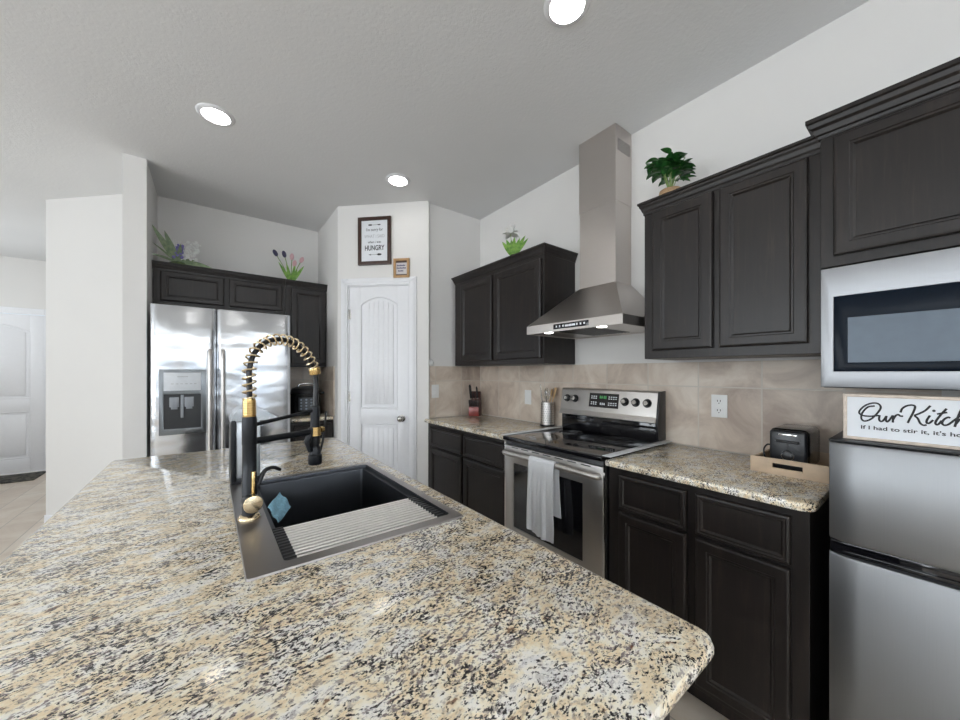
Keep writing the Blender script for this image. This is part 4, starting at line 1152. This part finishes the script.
# white flower with broad green leaves
wf = thing('flower_arrangement', 'small white flower with bright green leaves on the cabinet left of the hood', 'flowers', (1.785, 1.925, 2.170))
DX = Vector((.794, -.608, 0))   # to the viewer's right
lf = MB()
for (sx, up, ln, wd) in ((-.62, .9, .14, .036), (-.38, 1, .14, .040), (.05, 1, .15, .034), (.52, 1, .185, .032), (.66, .9, .18, .026), (-.12, 1, .13, .040), (.32, 1, .15, .034)):
    leaf(lf, (0, 0, .0), DX*sx+Vector((0, 0, up)), ln, wd, .10, face=Vector((-.6, -.8, 0)))
lf.build('leaf_cluster', LGREEN, wf)
ft = MB()
rnd = random.Random(5)
for k in range(15):
    a = rnd.uniform(0, 2*PI); e = rnd.uniform(-.2, 1.2)
    leaf(ft, Vector((0, 0, .165))-DX*.022, Vector((math.cos(a)*math.cos(e), math.sin(a)*math.cos(e), math.sin(e))), .075, .042, .5)
ft.build('petal_cluster', PETALW, wf)
MB().tube([(0, 0, 0), Vector((0, 0, .170))-DX*.022], .003, 8).build('stem', STEM, wf)
MB().lathe([(.02, 0), (.024, .006), (.018, .016), (.005, .018)], n=16).build('base', MOSS, wf)

# hyacinth arrangement over the refrigerator (viewer right ~ +x)
hy = thing('flower_arrangement', 'purple and white flowers with long sage leaves over the refrigerator', 'flowers', (-.200, 3.74, 2.1745))
lf = MB()
fw_ = Vector((0, -.4, 0))
for (x, z, ln, wd, bd_) in ((-.62, 1, .31, .040, -.1), (-.35, 1, .25, .045, -.05), (-1, .55, .21, .018, .6), (-.8, .8, .2, .014, .2), (1, .35, .26, .035, .8), (.12, 1, .16, .03, .1), (.8, .5, .12, .03, .4)):
    leaf(lf, (0, 0, .02), Vector((x, -.25, z)), ln, wd*1.0, bd_, fold=.15, face=Vector((.1, -1, .1)))
lf.build('leaf_cluster', SAGE, hy)
m = MB(); rnd = random.Random(9)
for k in range(46):
    t = rnd.random(); a = rnd.uniform(0, 2*PI); r_ = .028*(1-.5*t)
    m.ball((-.005+.02*t+r_*math.cos(a), r_*math.sin(a), .05+.12*t), rnd.uniform(.009, .015), sub=1)
m.build('purple_blossom', PURPLE, hy, label='purple blossom spike')
m = MB()
for k in range(70):
    t = rnd.random(); a = rnd.uniform(0, 2*PI); r_ = rnd.uniform(.02, .045)
    m.ball((.075+.03*t+r_*math.cos(a), r_*math.sin(a), .055+.15*t), rnd.uniform(.007, .013), sub=1)
for k in range(22):
    a = rnd.uniform(.5, 2.4); m.tube([(0.01, 0, .02), (math.cos(a)*.1, rnd.uniform(-.03, .03), .02+math.sin(a)*.19)], .0012, 5)
m.build('white_blossom', PETALW, hy, label='white feathery blossom')
MB().ball((0, 0, .016), .03, (1.9, 1.1, .7)).build('base', MOSS, hy)

tp = thing('flower_arrangement', 'dark and pink tulips in a small bunch on the cabinet right of the refrigerator', 'flowers', (.618, 3.76, 2.1745))
st_ = MB(); lf = MB()
heads = [(-.125, .235, 'd'), (-.055, .240, 'd'), (.005, .225, 'p'), (.085, .215, 'p'), (.025, .165, 'p')]
for i, (x, z, k) in enumerate(heads):
    top = Vector((x, -.01+.01*(i % 2), z)); st_.tube(smooth_pts([(x*.12, 0, 0), (x*.45, 0, z*.5), top], 4), .0035, 8)
    mat_ = PLUM if k == 'd' else PINK
    d = (top-Vector((x*.45, 0, z*.5))).normalized()
    m = MB(); m.ball((0, 0, 0), .022, (.85, .85, 1.5), Matrix.Translation(top+d*.015) @ d.to_track_quat('Z', 'Y').to_matrix().to_4x4())
    m.build('tulip_head', mat_, tp, label='dark plum tulip head' if k == 'd' else 'pale pink tulip head')
for (x, z, ln, wd) in ((-.5, 1, .19, .03), (-.2, 1, .17, .03), (.15, 1, .18, .026), (.5, 1, .19, .03), (.3, 1, .13, .03), (-.35, 1, .1, .026)):
    leaf(lf, (x*.02, 0, .0), Vector((x, -.1, z)), ln*1.05, wd*.95, .25, face=Vector((.1, -1, .1)))
st_.build('stem', STEM, tp); lf.build('leaf_cluster', LGREEN, tp)
MB().ball((0, 0, .006), .028, (1.4, 1.0, .35)).build('base', LGREEN, tp)

# door mat at the entry
MAT, nt_, b_ = newmat('patterned_mat'); v_ = coords(nt_); vo = node(nt_, 'ShaderNodeTexVoronoi'); vo.inputs['Scale'].default_value = 22; nt_.links.new(v_, vo.inputs['Vector'])
nt_.links.new(ramp(nt_, vo.outputs['Distance'], [(.4, (.012, .012, .012)), (.55, (.09, .085, .07))]), b_.inputs['Base Color']); b_.inputs['Roughness'].default_value = .9
o = MB().box(-.42, .42, -.24, .24, 0, .012, .003).build('door_mat', MAT, None, label='dark patterned mat on the floor in front of the entry door', cat='mat'); o.location = (-2.12, 6.98, .0005)
